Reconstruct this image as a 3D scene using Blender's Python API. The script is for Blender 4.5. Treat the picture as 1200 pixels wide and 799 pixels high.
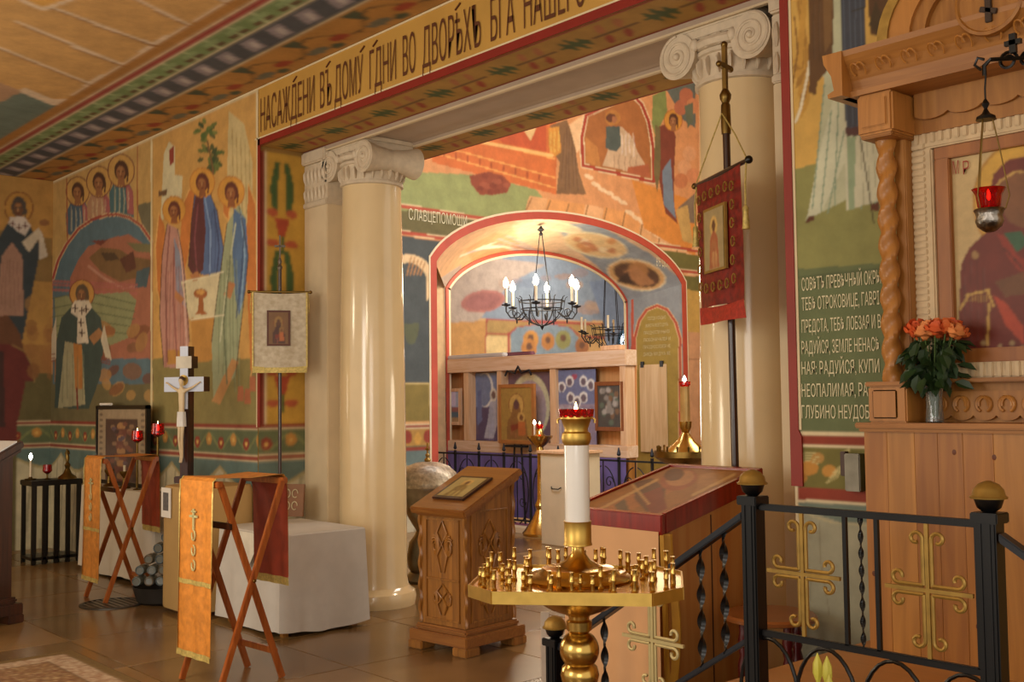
import bpy, bmesh, math, random
import numpy as np
from mathutils import Vector, Matrix
random.seed(7)
PI = math.pi
S = bpy.context.scene
COL = S.collection
for o in list(bpy.data.objects): bpy.data.objects.remove(o)

# ------------------------------------------------------------------ camera
YAW, PIT, ROL, F, H = 0.848204731, 0.0543401771, -0.0115476318, 1280.0, 1.5
_f = np.array([-math.sin(YAW)*math.cos(PIT), math.cos(YAW)*math.cos(PIT), math.sin(PIT)])
_r0 = np.array([math.cos(YAW), math.sin(YAW), 0.0]); _u0 = np.cross(_r0, _f)
_r = _r0*math.cos(ROL)+_u0*math.sin(ROL); _u = -_r0*math.sin(ROL)+_u0*math.cos(ROL)
EYE = np.array([0, 0, H])
cam = bpy.data.objects.new('camera', bpy.data.cameras.new('camera')); COL.objects.link(cam)
cam.data.sensor_width = 36; cam.data.lens = 36*F/1200; cam.data.clip_end = 100; cam.data.clip_start = 0.05
m = Matrix(((_r[0], _u[0], -_f[0], 0), (_r[1], _u[1], -_f[1], 0), (_r[2], _u[2], -_f[2], H), (0, 0, 0, 1)))
cam.matrix_world = m
S.camera = cam
# measuring helpers: where a sight line of the survey photo meets a real plane of the building
def ray(x, y): return _f*F+_r*(x-600)-_u*(y-399.5)
def onY(x, y, Y): d = ray(x, y); return EYE+d*(Y/d[1])
def onX(x, y, X): d = ray(x, y); return EYE+d*(X/d[0])
def onZ(x, y, z=0.0): d = ray(x, y); return EYE+d*((z-H)/d[2])
def at(x, y, dep): d = ray(x, y); return EYE+d*(dep/F)
def prj(P):
    q = np.asarray(P, float)-EYE
    w = np.maximum(q@_f, 0.2)
    return 600+F*(q@_r)/w, 399.5-F*(q@_u)/w

# ------------------------------------------------------------------ world, lights, exposure
W = bpy.data.worlds.new('world'); S.world = W; W.use_nodes = True
W.node_tree.nodes['Background'].inputs[0].default_value = (1.0, 0.91, 0.76, 1)
W.node_tree.nodes['Background'].inputs[1].default_value = 0.95
S.view_settings.view_transform = 'Standard'; S.view_settings.look = 'None'
S.view_settings.gamma = 1; S.view_settings.exposure = 0.0
def light(name, kind, loc, power, color, size=1.0, target=None, sy=None):
    l = bpy.data.lights.new(name, kind); o = bpy.data.objects.new(name, l); COL.objects.link(o)
    l.energy = power; l.color = color; o.location = loc
    if kind == 'AREA':
        l.size = size
        if sy: l.shape = 'RECTANGLE'; l.size_y = sy
    elif kind == 'POINT': l.shadow_soft_size = size
    if target is not None:
        o.rotation_euler = (Vector(target)-Vector(loc)).to_track_quat('-Z', 'Y').to_euler()
    return o
WARM = (1.0, 0.84, 0.60); DAY = (1.0, 0.93, 0.84); COOL = (0.72, 0.83, 1.0)
light('offview_daylight', 'AREA', (2.2, -2.6, 2.0), 60, DAY, 2.4, (-4.5, 4.0, 2.2), 1.8)
light('offview_daylight', 'AREA', (-3.0, -3.4, 2.2), 85, DAY, 1.8, (-7.5, 4.0, 1.9), 1.6)  # added area fill aimed at the left wall, no known window behind it
light('chandelier_light', 'POINT', (-3.9, 0.6, 2.6), 40, WARM, 0.22)
light('chandelier_light', 'POINT', (-7.8, 1.0, 2.5), 34, WARM, 0.22)
light('fill_light', 'POINT', (-5.2, 1.5, 1.3), 42, WARM, 0.3)  # added low fill that lifts ceiling and left wall, no candle stands here
light('fill_light', 'POINT', (-9.6, 1.8, 1.6), 26, WARM, 0.3)  # added low fill brightening the left end of the room, no real source
light('fill_light', 'POINT', (-5.2, 5.9, 1.5), 26, WARM, 0.3)  # added low fill on the hall side of the opening, no real source
light('hall_daylight', 'AREA', (-5.2, 10.0, 5.4), 215, DAY, 2.6, (-10.3, 9.0, 2.6), 2.0)
light('hall_lamp', 'POINT', (-6.6, 7.6, 4.8), 60, WARM, 0.2)
light('inner_room_daylight', 'AREA', (-12.9, 13.2, 4.7), 130, DAY, 1.6, (-13.6, 12.6, 1.5), 2.0)
light('arch_lamp', 'POINT', (-12.4, 10.4, 2.0), 22, DAY, 0.3)
light('far_daylight', 'AREA', (-7.4, 6.2, 3.0), 70, COOL, 1.2, (-10.0, 9.0, 1.2), 1.2)
light('wall_sconce_light', 'POINT', tuple(at(812, 330, 12.9)), 6, WARM, 0.05)

# ------------------------------------------------------------------ colours and materials
def lin(h):
    if not isinstance(h, str): return tuple(h)
    v = [int(h[i:i+2], 16)/255 for i in (0, 2, 4)]
    return tuple(c/12.92 if c <= .04045 else ((c+.055)/1.055)**2.4 for c in v)
MATS = {}
def mat(name, h, rough=0.6, metal=0.0, kind='plain', var=0.12, scale=8.0, bump=0.0, h2=None, emit=0.0, trans=0.0, coat=0.0, axis='Z', spec=None):
    if name in MATS: return MATS[name]
    M = bpy.data.materials.new(name); M.use_nodes = True
    nt = M.node_tree; N = nt.nodes; L = nt.links; b = N['Principled BSDF']
    c = lin(h); c2 = lin(h2) if h2 else tuple(x*(1-var*2) for x in c)
    b.inputs['Roughness'].default_value = rough; b.inputs['Metallic'].default_value = metal
    if spec is not None: b.inputs['Specular IOR Level'].default_value = spec
    if trans: b.inputs['Transmission Weight'].default_value = trans
    if coat: b.inputs['Coat Weight'].default_value = coat; b.inputs['Coat Roughness'].default_value = 0.12
    if kind == 'flat' or emit:
        b.inputs['Base Color'].default_value = (*c, 1)
    else:
        tc = N.new('ShaderNodeTexCoord'); mp = N.new('ShaderNodeMapping'); L.new(tc.outputs['Object'], mp.inputs[0])
        nz = N.new('ShaderNodeTexNoise'); nz.inputs['Scale'].default_value = scale; nz.inputs['Detail'].default_value = 5
        if kind == 'wood':
            s = {'Z': (9, 9, 0.7), 'X': (0.7, 9, 9), 'Y': (9, 0.7, 9)}[axis]
            mp.inputs['Scale'].default_value = s
            nz.inputs['Distortion'].default_value = 1.2
        L.new(mp.outputs[0], nz.inputs['Vector'])
        rp = N.new('ShaderNodeValToRGB'); L.new(nz.outputs['Fac'], rp.inputs[0])
        rp.color_ramp.elements[0].position = 0.32; rp.color_ramp.elements[1].position = 0.68
        rp.color_ramp.elements[0].color = (*c2, 1); rp.color_ramp.elements[1].color = (*c, 1)
        L.new(rp.outputs[0], b.inputs['Base Color'])
        if bump:
            bp = N.new('ShaderNodeBump'); bp.inputs['Strength'].default_value = bump; bp.inputs['Distance'].default_value = 0.01
            L.new(nz.outputs['Fac'], bp.inputs['Height']); L.new(bp.outputs[0], b.inputs['Normal'])
    if emit:
        b.inputs['Emission Color'].default_value = (*c, 1); b.inputs['Emission Strength'].default_value = emit
    MATS[name] = M; return M
def paintmat(name='fresco', rough=0.75, vs=6.0, coat=0.0):
    if name in MATS: return MATS[name]
    M = bpy.data.materials.new(name); M.use_nodes = True
    nt = M.node_tree; N = nt.nodes; L = nt.links; b = N['Principled BSDF']
    a = N.new('ShaderNodeVertexColor'); a.layer_name = 'Col'
    tc = N.new('ShaderNodeTexCoord'); nz = N.new('ShaderNodeTexNoise'); nz.inputs['Scale'].default_value = vs
    nz.inputs['Detail'].default_value = 8; nz.inputs['Roughness'].default_value = 0.65; L.new(tc.outputs['Object'], nz.inputs['Vector'])
    mr = N.new('ShaderNodeMapRange'); mr.inputs['From Min'].default_value = .3; mr.inputs['From Max'].default_value = .7
    mr.inputs['To Min'].default_value = 0.82; mr.inputs['To Max'].default_value = 1.12; L.new(nz.outputs['Fac'], mr.inputs[0])
    mx = N.new('ShaderNodeVectorMath'); mx.operation = 'SCALE'; L.new(a.outputs['Color'], mx.inputs[0]); L.new(mr.outputs[0], mx.inputs['Scale'])
    L.new(mx.outputs[0], b.inputs['Base Color']); b.inputs['Roughness'].default_value = rough
    if coat: b.inputs['Coat Weight'].default_value = coat
    MATS[name] = M; return M
FRESCO = paintmat()
GLOSSICON = paintmat('icon_paint', 0.5, 14.0)

brass = mat('brass', 'd8b060', 0.22, 1.0, 'plain', .12, 20)
brass_old = mat('old_brass', '8a6f3c', 0.38, 1.0, 'plain', .2, 16)
brass_satin = mat('satin_brass', 'd0ab5a', 0.42, 1.0, 'plain', .08, 30)
gilt = mat('gilt_paint', 'b08d45', 0.45, 0.55, 'plain', .15, 20)
iron = mat('black_iron', '0b0b0e', 0.35, 0.2, 'plain', .1, 20)
iron_blue = mat('painted_handrail', '23262e', 0.3, 0.2, 'plain', .1, 20)
iron_far = mat('wrought_iron', '2a2a2e', 0.5, 0.4)
silver = mat('silver', 'b8b2a8', 0.28, 1.0, 'plain', .2, 14)
pewter = mat('pewter', '8f8778', 0.35, 0.9, 'plain', .2, 10)
pine = mat('pine_wood', 'bd7f3a', 0.42, 0, 'wood', scale=2.2, h2='a2692a', coat=.15)
pine_dark = mat('carved_pine', 'ae7634', 0.45, 0, 'wood', scale=2.5, h2='945e24')
pine_x = mat('pine_moulding', 'ae7434', 0.45, 0, 'wood', scale=2.5, h2='925c22', axis='X')
oak = mat('carved_oak', 'a8702e', 0.42, 0, 'wood', scale=3.0, h2='7f5220', coat=.2, bump=.15)
oak_x = mat('oak_top', '9a642a', 0.35, 0, 'wood', scale=3.0, h2='84501f', axis='X', coat=.3)
darkwood = mat('dark_wood', '4a2413', 0.35, 0, 'wood', scale=2.5, h2='2e150b', coat=.3)
redwood = mat('red_varnish', '931c0c', 0.25, 0, 'wood', scale=3.0, h2='74150a', coat=.6)
foldwood = mat('varnished_beech', 'b0612a', 0.3, 0, 'wood', scale=3.0, h2='8a4318', coat=.5)
palewood = mat('pale_wood', 'e3bd92', 0.5, 0, 'wood', scale=2.5, h2='cf9f70')
palewood_x = mat('pale_wood_rail', 'e6c8a8', 0.5, 0, 'wood', scale=2.5, h2='d3aa80', axis='X')
ply = mat('plywood', 'b98650', 0.5, 0, 'wood', scale=1.5, h2='c58d52', axis='X')
tread = mat('stair_wood', '5a2c16', 0.4, 0, 'wood', scale=2.0, h2='43200f', axis='Y')
cream = mat('cream_gloss', 'e8cfa2', 0.16, 0, 'plain', .05, 3, coat=.5)
plaster = mat('cream_plaster', 'ddc9a6', 0.6, 0, 'plain', .05, 5)
stone = mat('carved_stone', 'd9c8ae', 0.6, 0, 'plain', .08, 20, bump=.2)
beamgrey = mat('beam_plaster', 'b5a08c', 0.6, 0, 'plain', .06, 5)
white_cloth = mat('white_cloth', 'ccc6be', 0.8, 0, 'plain', .04, 10)
orange_cloth = mat('orange_brocade', 'd98a34', 0.6, 0, 'plain', .16, 28, bump=.2)
red_cloth = mat('red_lining', '9a3a20', 0.6, 0, 'plain', .15, 12)
fringe = mat('gold_fringe', 'd8c070', 0.5, .3, 'plain', .2, 60)
ochre_cloth = mat('ochre_cloth', 'b8935a', 0.7, 0, 'plain', .06, 4)
redtrim = mat('red_paint', '8f2417', 0.5, 0, 'plain', .08, 5)
redtrim2 = mat('coral_paint', 'c0503a', 0.55, 0, 'plain', .08, 5)
creamline = mat('cream_paint', 'e6d4ac', 0.6, 0, 'plain', .04, 5)
ochre_wall = mat('ochre_wall', 'c99a48', 0.6, 0, 'plain', .06, 3)
text_brown = mat('lettering_brown', '5e3215', 0.6, 0, 'flat')
text_cream = mat('lettering_cream', 'd9cfa8', 0.6, 0, 'flat')
redglass = mat('red_glass', 'c80a08', 0.08, 0, 'flat', trans=.75)
clearglass = mat('cut_glass', 'dfe8e6', 0.05, 0, 'flat', trans=.9)
flame = mat('flame', 'ffd890', emit=14)
bulb = mat('candle_bulb', 'fff2d8', emit=22)
wax = mat('wax', 'efe2c4', 0.5)
marble = mat('white_marble', 'f0ebe4', 0.12, 0, 'plain', .03, 9, coat=.5)
paper = mat('paper', 'e8e2d8', 0.7, 0, 'flat')
greyprint = mat('grey_print', '6e6a68', 0.7, 0, 'plain', .2, 60)
daypane = mat('bright_pane', 'dcefff', emit=5)

# ------------------------------------------------------------------ object helpers
class MB:
    def __init__(s): s.v = []; s.f = []
    def add(s, vs, fs, M=None):
        n = len(s.v)
        for v in vs:
            v = Vector(v); s.v.append(tuple(M@v) if M is not None else tuple(v))
        s.f += [tuple(i+n for i in f) for f in fs]; return s
    def box(s, x0, y0, z0, x1, y1, z1, M=None):
        vs = [(x, y, z) for x in (x0, x1) for y in (y0, y1) for z in (z0, z1)]
        return s.add(vs, [(0, 1, 3, 2), (4, 6, 7, 5), (0, 4, 5, 1), (2, 3, 7, 6), (0, 2, 6, 4), (1, 5, 7, 3)], M)
    def lathe(s, prof, n=24, M=None, cx=0, cy=0, mod=None, cap=True):
        vs = []; fs = []
        for r, z in prof:
            for k in range(n):
                a = 2*PI*k/n; rr = r*(mod(a, z) if mod else 1)
                vs.append((cx+rr*math.cos(a), cy+rr*math.sin(a), z))
        for i in range(len(prof)-1):
            for k in range(n):
                a = i*n+k; b = i*n+(k+1) % n; fs.append((a, b, b+n, a+n))
        if cap:
            fs.append(tuple(reversed(range(n)))); fs.append(tuple(range((len(prof)-1)*n, len(prof)*n)))
        return s.add(vs, fs, M)
    def tube(s, pts, r, n=6, M=None, flat=None):
        P = [Vector(p) for p in pts]; vs = []; fs = []; prev = None
        for i, p in enumerate(P):
            d = (P[min(i+1, len(P)-1)]-P[max(i-1, 0)])
            if d.length < 1e-9: d = Vector((0, 0, 1))
            d.normalize()
            ref = prev if prev is not None else (Vector((0, 0, 1)) if abs(d.z) < .9 else Vector((1, 0, 0)))
            a = ref-d*ref.dot(d)
            if a.length < 1e-6: a = Vector((1, 0, 0))-d*d.x
            a.normalize(); b = d.cross(a); prev = a
            rr = r[i] if isinstance(r, (list, tuple)) else r
            for k in range(n):
                t = 2*PI*k/n+PI/n; vs.append(p+a*math.cos(t)*rr+b*math.sin(t)*rr*(flat or 1))
        for i in range(len(P)-1):
            for k in range(n):
                a = i*n+k; b = i*n+(k+1) % n; fs.append((a, b, b+n, a+n))
        fs.append(tuple(reversed(range(n)))); fs.append(tuple(range((len(P)-1)*n, len(P)*n)))
        return s.add(vs, fs, M)
    def prism(s, poly, a0, a1, axis='Y', M=None):
        """poly in the plane across axis; 'Y' -> (x,z), 'X' -> (y,z), 'Z' -> (x,y)"""
        n = len(poly)
        def V(p, t): return {'Y': (p[0], t, p[1]), 'X': (t, p[0], p[1]), 'Z': (p[0], p[1], t)}[axis]
        vs = [V(p, a0) for p in poly]+[V(p, a1) for p in poly]
        fs = [tuple(range(n)), tuple(reversed(range(n, 2*n)))]+[(i, i+n, (i+1) % n+n, (i+1) % n) for i in range(n)]
        return s.add(vs, fs, M)
    def sphere(s, c, r, n=12, m_=8, sc=(1, 1, 1), M=None):
        pr = [(max(1e-4, math.sin(PI*i/m_)), -math.cos(PI*i/m_)) for i in range(m_+1)]
        vs = []; fs = []
        for q, z in pr:
            for k in range(n):
                a = 2*PI*k/n; vs.append((c[0]+r*sc[0]*q*math.cos(a), c[1]+r*sc[1]*q*math.sin(a), c[2]+r*sc[2]*z))
        for i in range(m_):
            for k in range(n): a = i*n+k; b = i*n+(k+1) % n; fs.append((a, b, b+n, a+n))
        return s.add(vs, fs, M)
    def build(s, name, mt, parent=None, bev=0.0, smooth=True, loc=None, seg=2):
        me = bpy.data.meshes.new(name); me.from_pydata(s.v, [], s.f)
        bm = bmesh.new(); bm.from_mesh(me); bmesh.ops.remove_doubles(bm, verts=bm.verts, dist=1e-5)
        if bev: bmesh.ops.bevel(bm, geom=list(bm.edges), offset=bev, segments=seg, affect='EDGES', clamp_overlap=True)
        bmesh.ops.recalc_face_normals(bm, faces=bm.faces); bm.to_mesh(me); bm.free()
        for p in me.polygons: p.use_smooth = smooth
        if smooth: me.set_sharp_from_angle(angle=math.radians(38))
        me.materials.append(mt)
        o = bpy.data.objects.new(name, me); COL.objects.link(o)
        if parent is not None: o.parent = parent
        if loc is not None: o.location = loc
        return o
def thing(name, label, cat, loc=(0, 0, 0), rz=0.0, group=None):
    o = bpy.data.objects.new(name, None); COL.objects.link(o); o.empty_display_size = .05
    o.location = loc; o.rotation_euler = (0, 0, rz); o['label'] = label; o['category'] = cat
    if group: o['group'] = group
    return o
def tag(o, label=None, cat=None, group=None, kind=None):
    if label: o['label'] = label
    if cat: o['category'] = cat
    if group: o['group'] = group
    if kind: o['kind'] = kind
    return o
def struct(o, label=None): o['kind'] = 'structure'; return tag(o, label)
def children(o): return [c for c in bpy.data.objects if c.parent == o]
def copy_tree(o, parent=None):
    c = o.copy(); COL.objects.link(c)
    if parent is not None: c.parent = parent
    for ch in children(o): copy_tree(ch, c)
    return c
def RX(a): return Matrix.Rotation(a, 4, 'X')
def RY(a): return Matrix.Rotation(a, 4, 'Y')
def RZ(a): return Matrix.Rotation(a, 4, 'Z')
def TR(x, y, z): return Matrix.Translation((x, y, z))
def face_cam(p): return math.atan2(-p[1], -p[0])+PI/2   # rz that turns a thing's -Y side to the visitor's spot

# painter: a dense surface whose vertices carry the paint of a mural
class Canvas:
    def __init__(s, P, nu, nv, base):
        s.P = P; s.nu = nu; s.nv = nv; s.x, s.y = prj(P); s.c = np.tile(np.array(lin(base)), (len(P), 1)); s.keep = None; s.soft = .07; s.desat = .04; s.blur = 1
    def inside(s, poly, x=None, y=None):
        x = s.x if x is None else x; y = s.y if y is None else y
        p = np.asarray(poly, float); r = np.zeros(len(x), bool)
        bb = (x >= p[:, 0].min()) & (x <= p[:, 0].max()) & (y >= p[:, 1].min()) & (y <= p[:, 1].max())
        idx = np.nonzero(bb)[0]
        if not len(idx): return idx
        xx = x[idx]; yy = y[idx]; q = np.zeros(len(idx), bool); n = len(p)
        for i in range(n):
            x1, y1 = p[i]; x2, y2 = p[(i+1) % n]
            if y1 == y2: continue
            c = ((y1 > yy) != (y2 > yy)) & (xx < (x2-x1)*(yy-y1)/(y2-y1)+x1); q ^= c
        return idx[q]
    def put(s, idx, c, a=1.0): s.c[idx] = s.c[idx]*(1-a)+np.array(lin(c))*a
    def poly(s, pts, c, a=1.0): s.put(s.inside(pts), c, a); return s
    def ell(s, cx, cy, rx, ry, c, a=1.0, rot=0.0):
        dx = s.x-cx; dy = s.y-cy; cr = math.cos(rot); sr = math.sin(rot)
        u = (dx*cr+dy*sr)/rx; v = (-dx*sr+dy*cr)/ry; s.put(np.nonzero(u*u+v*v < 1)[0], c, a); return s
    def ring(s, cx, cy, r1, r2, c, k=1.0):
        d = np.hypot(s.x-cx, (s.y-cy)*k); s.put(np.nonzero((d > r1) & (d < r2))[0], c); return s
    def ln(s, pts, w, c, a=1.0):
        for (x1, y1), (x2, y2) in zip(pts[:-1], pts[1:]):
            bb = np.nonzero((s.x > min(x1, x2)-w) & (s.x < max(x1, x2)+w) & (s.y > min(y1, y2)-w) & (s.y < max(y1, y2)+w))[0]
            if not len(bb): continue
            dx = x2-x1; dy = y2-y1; L2 = dx*dx+dy*dy+1e-9
            t = np.clip(((s.x[bb]-x1)*dx+(s.y[bb]-y1)*dy)/L2, 0, 1)
            d = np.hypot(s.x[bb]-x1-t*dx, s.y[bb]-y1-t*dy); s.put(bb[d < w/2], c, a)
        return s
    def where(s, m_, c, a=1.0): s.put(np.nonzero(m_)[0], c, a); return s
    def halo(s, x, y, r, gold='d9a33f', rim='7a2d20', k=1.0, face='9a6238', hair='4a2416'):
        s.ell(x, y, r, r/k, rim); s.ell(x, y, r*.93, r*.93/k, gold)
        s.ell(x, y-r*.02, r*.50, r*.74, hair); s.ell(x-r*.04, y+r*.14, r*.33, r*.50, face); s.poly([(x-r*.2, y+r*.5), (x+r*.22, y+r*.5), (x+r*.3, y+r*1.1), (x-r*.28, y+r*1.1)], face)
        s.ell(x-r*.04, y-r*.16, r*.2, r*.14, 'b8804c', .6)
        for q in (-1, 1): s.ln([(x-r*.04+q*r*.2, y+r*.04), (x-r*.04+q*r*.08, y+r*.05)], max(.8, r*.07), hair)
        s.ln([(x-r*.02, y+.04*r), (x-r*.05, y+r*.28)], max(.8, r*.06), 'c89460'); s.ln([(x-r*.14, y+.42*r), (x+r*.06, y+r*.42)], max(.7, r*.06), '6a2a1c')
        s.ln([(x+r*.42, y-r*.3), (x+r*.5, y+r*.2), (x+r*.44, y+r*.8)], max(1, r*.12), hair)
        return s
    def folds(s, x0, y0, x1, y1, n, w, c, spread=0.0, a=.42):
        cc = lin(c); hi = tuple(min(1, q*2.2+.06) for q in cc)
        for i in range(n):
            t = (i+.5)/n; xa = x0+(x1-x0)*(t*(1-spread)+spread*.5); xb = x0+(x1-x0)*t; k = (x1-x0)*.06*random.uniform(-1, 1); ye = y1-(y1-y0)*random.uniform(0, .18); ys = y0+(y1-y0)*random.uniform(0, .15)
            s.ln([(xa, ys), ((xa+xb)/2+k, (ys+ye)/2), (xb, ye)], w, c, a)
            s.ln([(xa+w*.9, ys+3), ((xa+xb)/2+k+w, (ys+ye)/2), (xb+w*.8, ye)], w*.7, hi, a*.6)
        return s
    def build(s, name, mt=None, parent=None, label=None):
        me = bpy.data.meshes.new(name); nu, nv = s.nu, s.nv
        g = s.c.reshape(nv, nu, 3)
        if s.blur:
            for _ in range(s.blur):
                p_ = np.pad(g, ((1, 1), (1, 1), (0, 0)), 'edge')
                g = (p_[:-2, 1:-1]+p_[2:, 1:-1]+p_[1:-1, :-2]+p_[1:-1, 2:]+2*g)/6
        mean = g.reshape(-1, 3).mean(0); gr = g.mean(2, keepdims=True)
        g = g*(1-s.soft)+mean*s.soft; g = g*(1-s.desat)+gr*s.desat; s.c = g.reshape(-1, 3)
        i = np.arange((nv-1)*(nu-1)); a = (i//(nu-1))*nu+i % (nu-1)
        q = np.stack([a, a+1, a+nu+1, a+nu], 1)
        if s.keep is not None: q = q[s.keep[q].all(1)]
        used = np.unique(q); remap = -np.ones(len(s.P), int); remap[used] = np.arange(len(used))
        q = remap[q]; P = s.P[used]; c = s.c[used]
        me.vertices.add(len(P)); me.vertices.foreach_set('co', P.astype(np.float32).ravel())
        me.loops.add(len(q)*4); me.loops.foreach_set('vertex_index', q.astype(np.int32).ravel())
        me.polygons.add(len(q)); me.polygons.foreach_set('loop_start', (np.arange(len(q))*4).astype(np.int32))
        me.update(calc_edges=True)
        ca = me.color_attributes.new('Col', 'FLOAT_COLOR', 'POINT')
        ca.data.foreach_set('color', np.hstack([c, np.ones((len(c), 1))]).astype(np.float32).ravel())
        for p in me.polygons[:1]: pass
        me.materials.append(mt or FRESCO); o = bpy.data.objects.new(name, me); COL.objects.link(o)
        if parent is not None:
            o.parent = parent; o.matrix_parent_inverse = pmat(parent).inverted()
        if label: o['label'] = label
        return o
def pmat(o): return Matrix.Translation(o.location) @ o.rotation_euler.to_matrix().to_4x4()
def grid(o, eu, ev, lu, lv, res):
    nu = max(2, int(lu/res)+1); nv = max(2, int(lv/res)+1)
    u = np.linspace(0, lu, nu); v = np.linspace(0, lv, nv); U, V = np.meshgrid(u, v)
    P = np.array(o)[None]+U.ravel()[:, None]*np.array(eu)+V.ravel()[:, None]*np.array(ev)
    return P, nu, nv, U.ravel(), V.ravel()
def text(s, o, eu, ev, height, width, mt, parent, name='inscription', lift=0.004, thin=-0.008):
    c = bpy.data.curves.new('t', 'FONT'); c.body = s; c.size = 1.0; c.resolution_u = 2; c.offset = thin
    t = bpy.data.objects.new('t', c); COL.objects.link(t); bpy.context.view_layer.update()
    me = bpy.data.meshes.new_from_object(t.evaluated_get(bpy.context.evaluated_depsgraph_get()))
    bpy.data.objects.remove(t); n = len(me.vertices)
    if not n: return None
    v = np.zeros(n*3, np.float32); me.vertices.foreach_get('co', v); v = v.reshape(-1, 3)
    x0, x1 = v[:, 0].min(), v[:, 0].max(); y0, y1 = 0.0, 0.73
    eu = np.array(eu, float); ev = np.array(ev, float); nn = np.cross(eu, ev); nn /= np.linalg.norm(nn)
    a = (v[:, 0]-x0)/(x1-x0)*width; b = (v[:, 1]-y0)/(y1-y0)*height
    P = np.array(o)+a[:, None]*eu+b[:, None]*ev+nn*lift
    me.vertices.foreach_set('co', P.astype(np.float32).ravel()); me.update(); me.materials.clear(); me.materials.append(mt)
    ob = bpy.data.objects.new(name, me); COL.objects.link(ob)
    if parent is not None:
        ob.parent = parent; ob.matrix_parent_inverse = pmat(parent).inverted()
    return ob

# ================================================================== STRUCTURE
WY, WB, ZS, ZC = 4.03, 5.31, 3.47, 3.92      # wall front, back, soffit height, ceiling height
XL, XR, XE = -7.48, -2.74, -12.03            # jambs of the wide opening, end wall
XA = -10.3                                   # plane of the arch wall in the side hall
def bx(name, mt, a, b, parent=None, bev=0.0):
    return MB().box(*a, *b).build(name, mt, parent, bev, smooth=bev > 0)

# floor: stone slabs as separate pieces on a mortar bed
floor_bed = mat('mortar', '5a4a38', 0.7, 0, 'plain', .1, 3)
flr = struct(bx('floor', floor_bed, (XE-5, -4, -.12), (3.5, 15, -.012)))
slabm = [mat('slab_stone_%s' % n, c, r, 0, 'plain', .22, 1.7, h2=c2, coat=.22) for n, c, c2, r in
         (('a', '8a6a42', '6a4e2e', .28), ('b', '957347', '755834', .34), ('c', '80623c', '624a2c', .26))]
sz = 0.92
smesh = []
for k in range(3):
    me = MB().box(-sz/2+.003, -sz/2+.003, -.02, sz/2-.003, sz/2-.003, 0).build('slab', slabm[k], flr, .002, seg=1)
    smesh.append(me.data); bpy.data.objects.remove(me)
for i in range(17):
    for j in range(14):
        x = -15.0+sz*i; y = -1.6+sz*j
        if x > 0.6: continue
        o = bpy.data.objects.new('slab', smesh[random.randrange(3)]); COL.objects.link(o); o.parent = flr
        o.location = (x, y, random.uniform(-.0012, 0)); o.rotation_euler.z = random.randrange(4)*PI/2

# ---- wall with the wide opening
def wall_canvas(x0, x1, z0, z1, res, base, Y=WY):
    P, nu, nv, U, V = grid((x0, Y-.004, z0), (1, 0, 0), (0, 0, 1), x1-x0, z1-z0, res)
    c = Canvas(P, nu, nv, base); c.U = U+x0; c.V = V+z0; return c
wl = struct(bx('wall_back', ochre_wall, (XE-.3, WY, -.1), (XL, WB, ZC)))
wr = struct(bx('wall_right', ochre_wall, (XR, WY, -.1), (3.5, WB, ZC)))
wh = struct(bx('wall_lintel', ochre_wall, (XL, WY, ZS), (XR, WB, ZC)))
wup = struct(bx('wall_upper', ochre_wall, (XE-6, WY+.35, ZC+.16), (3.5, WB, 7.6)))

def band_pattern(c, m_, U, V, v0, v1, period, base, cols):
    """flower band painted between v0..v1"""
    c.where(m_ & (V > v0) & (V < v1), base)
    t = ((U/period) % 1.0); q = (V-v0)/(v1-v0)
    inb = m_ & (V > v0) & (V < v1); k = np.floor(U/period).astype(int) % 3
    vine = np.abs(q-.5-.3*np.sin(2*PI*U/period)) < .07
    c.where(inb & vine, cols[0])
    for off, kk in ((.25, 0), (.75, 1)):
        d = np.hypot((t-off)*period, (q-(.42 if kk else .56))*(v1-v0))
        c.where(inb & (d < (v1-v0)*.26), cols[1+kk]); c.where(inb & (d < (v1-v0)*.1), cols[3])
def dado(c, m_, U, V, L):
    z1, z2, z3, z4 = L   # top red 1, band top, band bottom, red 2 bottom
    c.where(m_ & (V < z1) & (V > z4), 'd8c49a')
    c.where(m_ & (V < z1-.008) & (V > z2+.008), '8c2a1c')
    band_pattern(c, m_, U, V, z3, z2, .42, '5c6a48', ('7c8450', 'c48a3a', '8c2a1c', 'e0b25a'))
    c.where(m_ & (V < z3-.008) & (V > z4+.008), '8c2a1c')
    c.where(m_ & (V < z4), '5a7672')
    # painted white drapery hanging in swags
    t = (U/.9) % 1.0; sag = z4-.06-.16*np.abs(np.sin(PI*t))
    lo = m_ & (V < sag); c.where(lo, 'cfc6a4')
    for k in range(5): c.where(lo & (np.abs(((U/.9+k*.2) % 1.0)-.5+(z4-V)*.12) < .018), 'a9a184')
    c.where(m_ & (np.abs(V-sag) < .014), 'b0a070')

# left wall mural ---------------------------------------------------
A = wall_canvas(XE, XL, 0, ZC, .0105, 'c79a52')
allm = np.ones(len(A.P), bool)
A.where(A.V < 1.9, '8a7d4c')
# border lines
left = A.U < -9.46
A.where(left & (A.V < 2.9), 'b98a58'); A.where(left & (A.V < 1.83), '6c6440')
def pan(c, pts, col, a=1): c.poly(pts, col, a)
pan(A, [(75, 205), (160, 170), (178, 164), (178, 280), (62, 330), (62, 214)], 'c9a05a')
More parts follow.
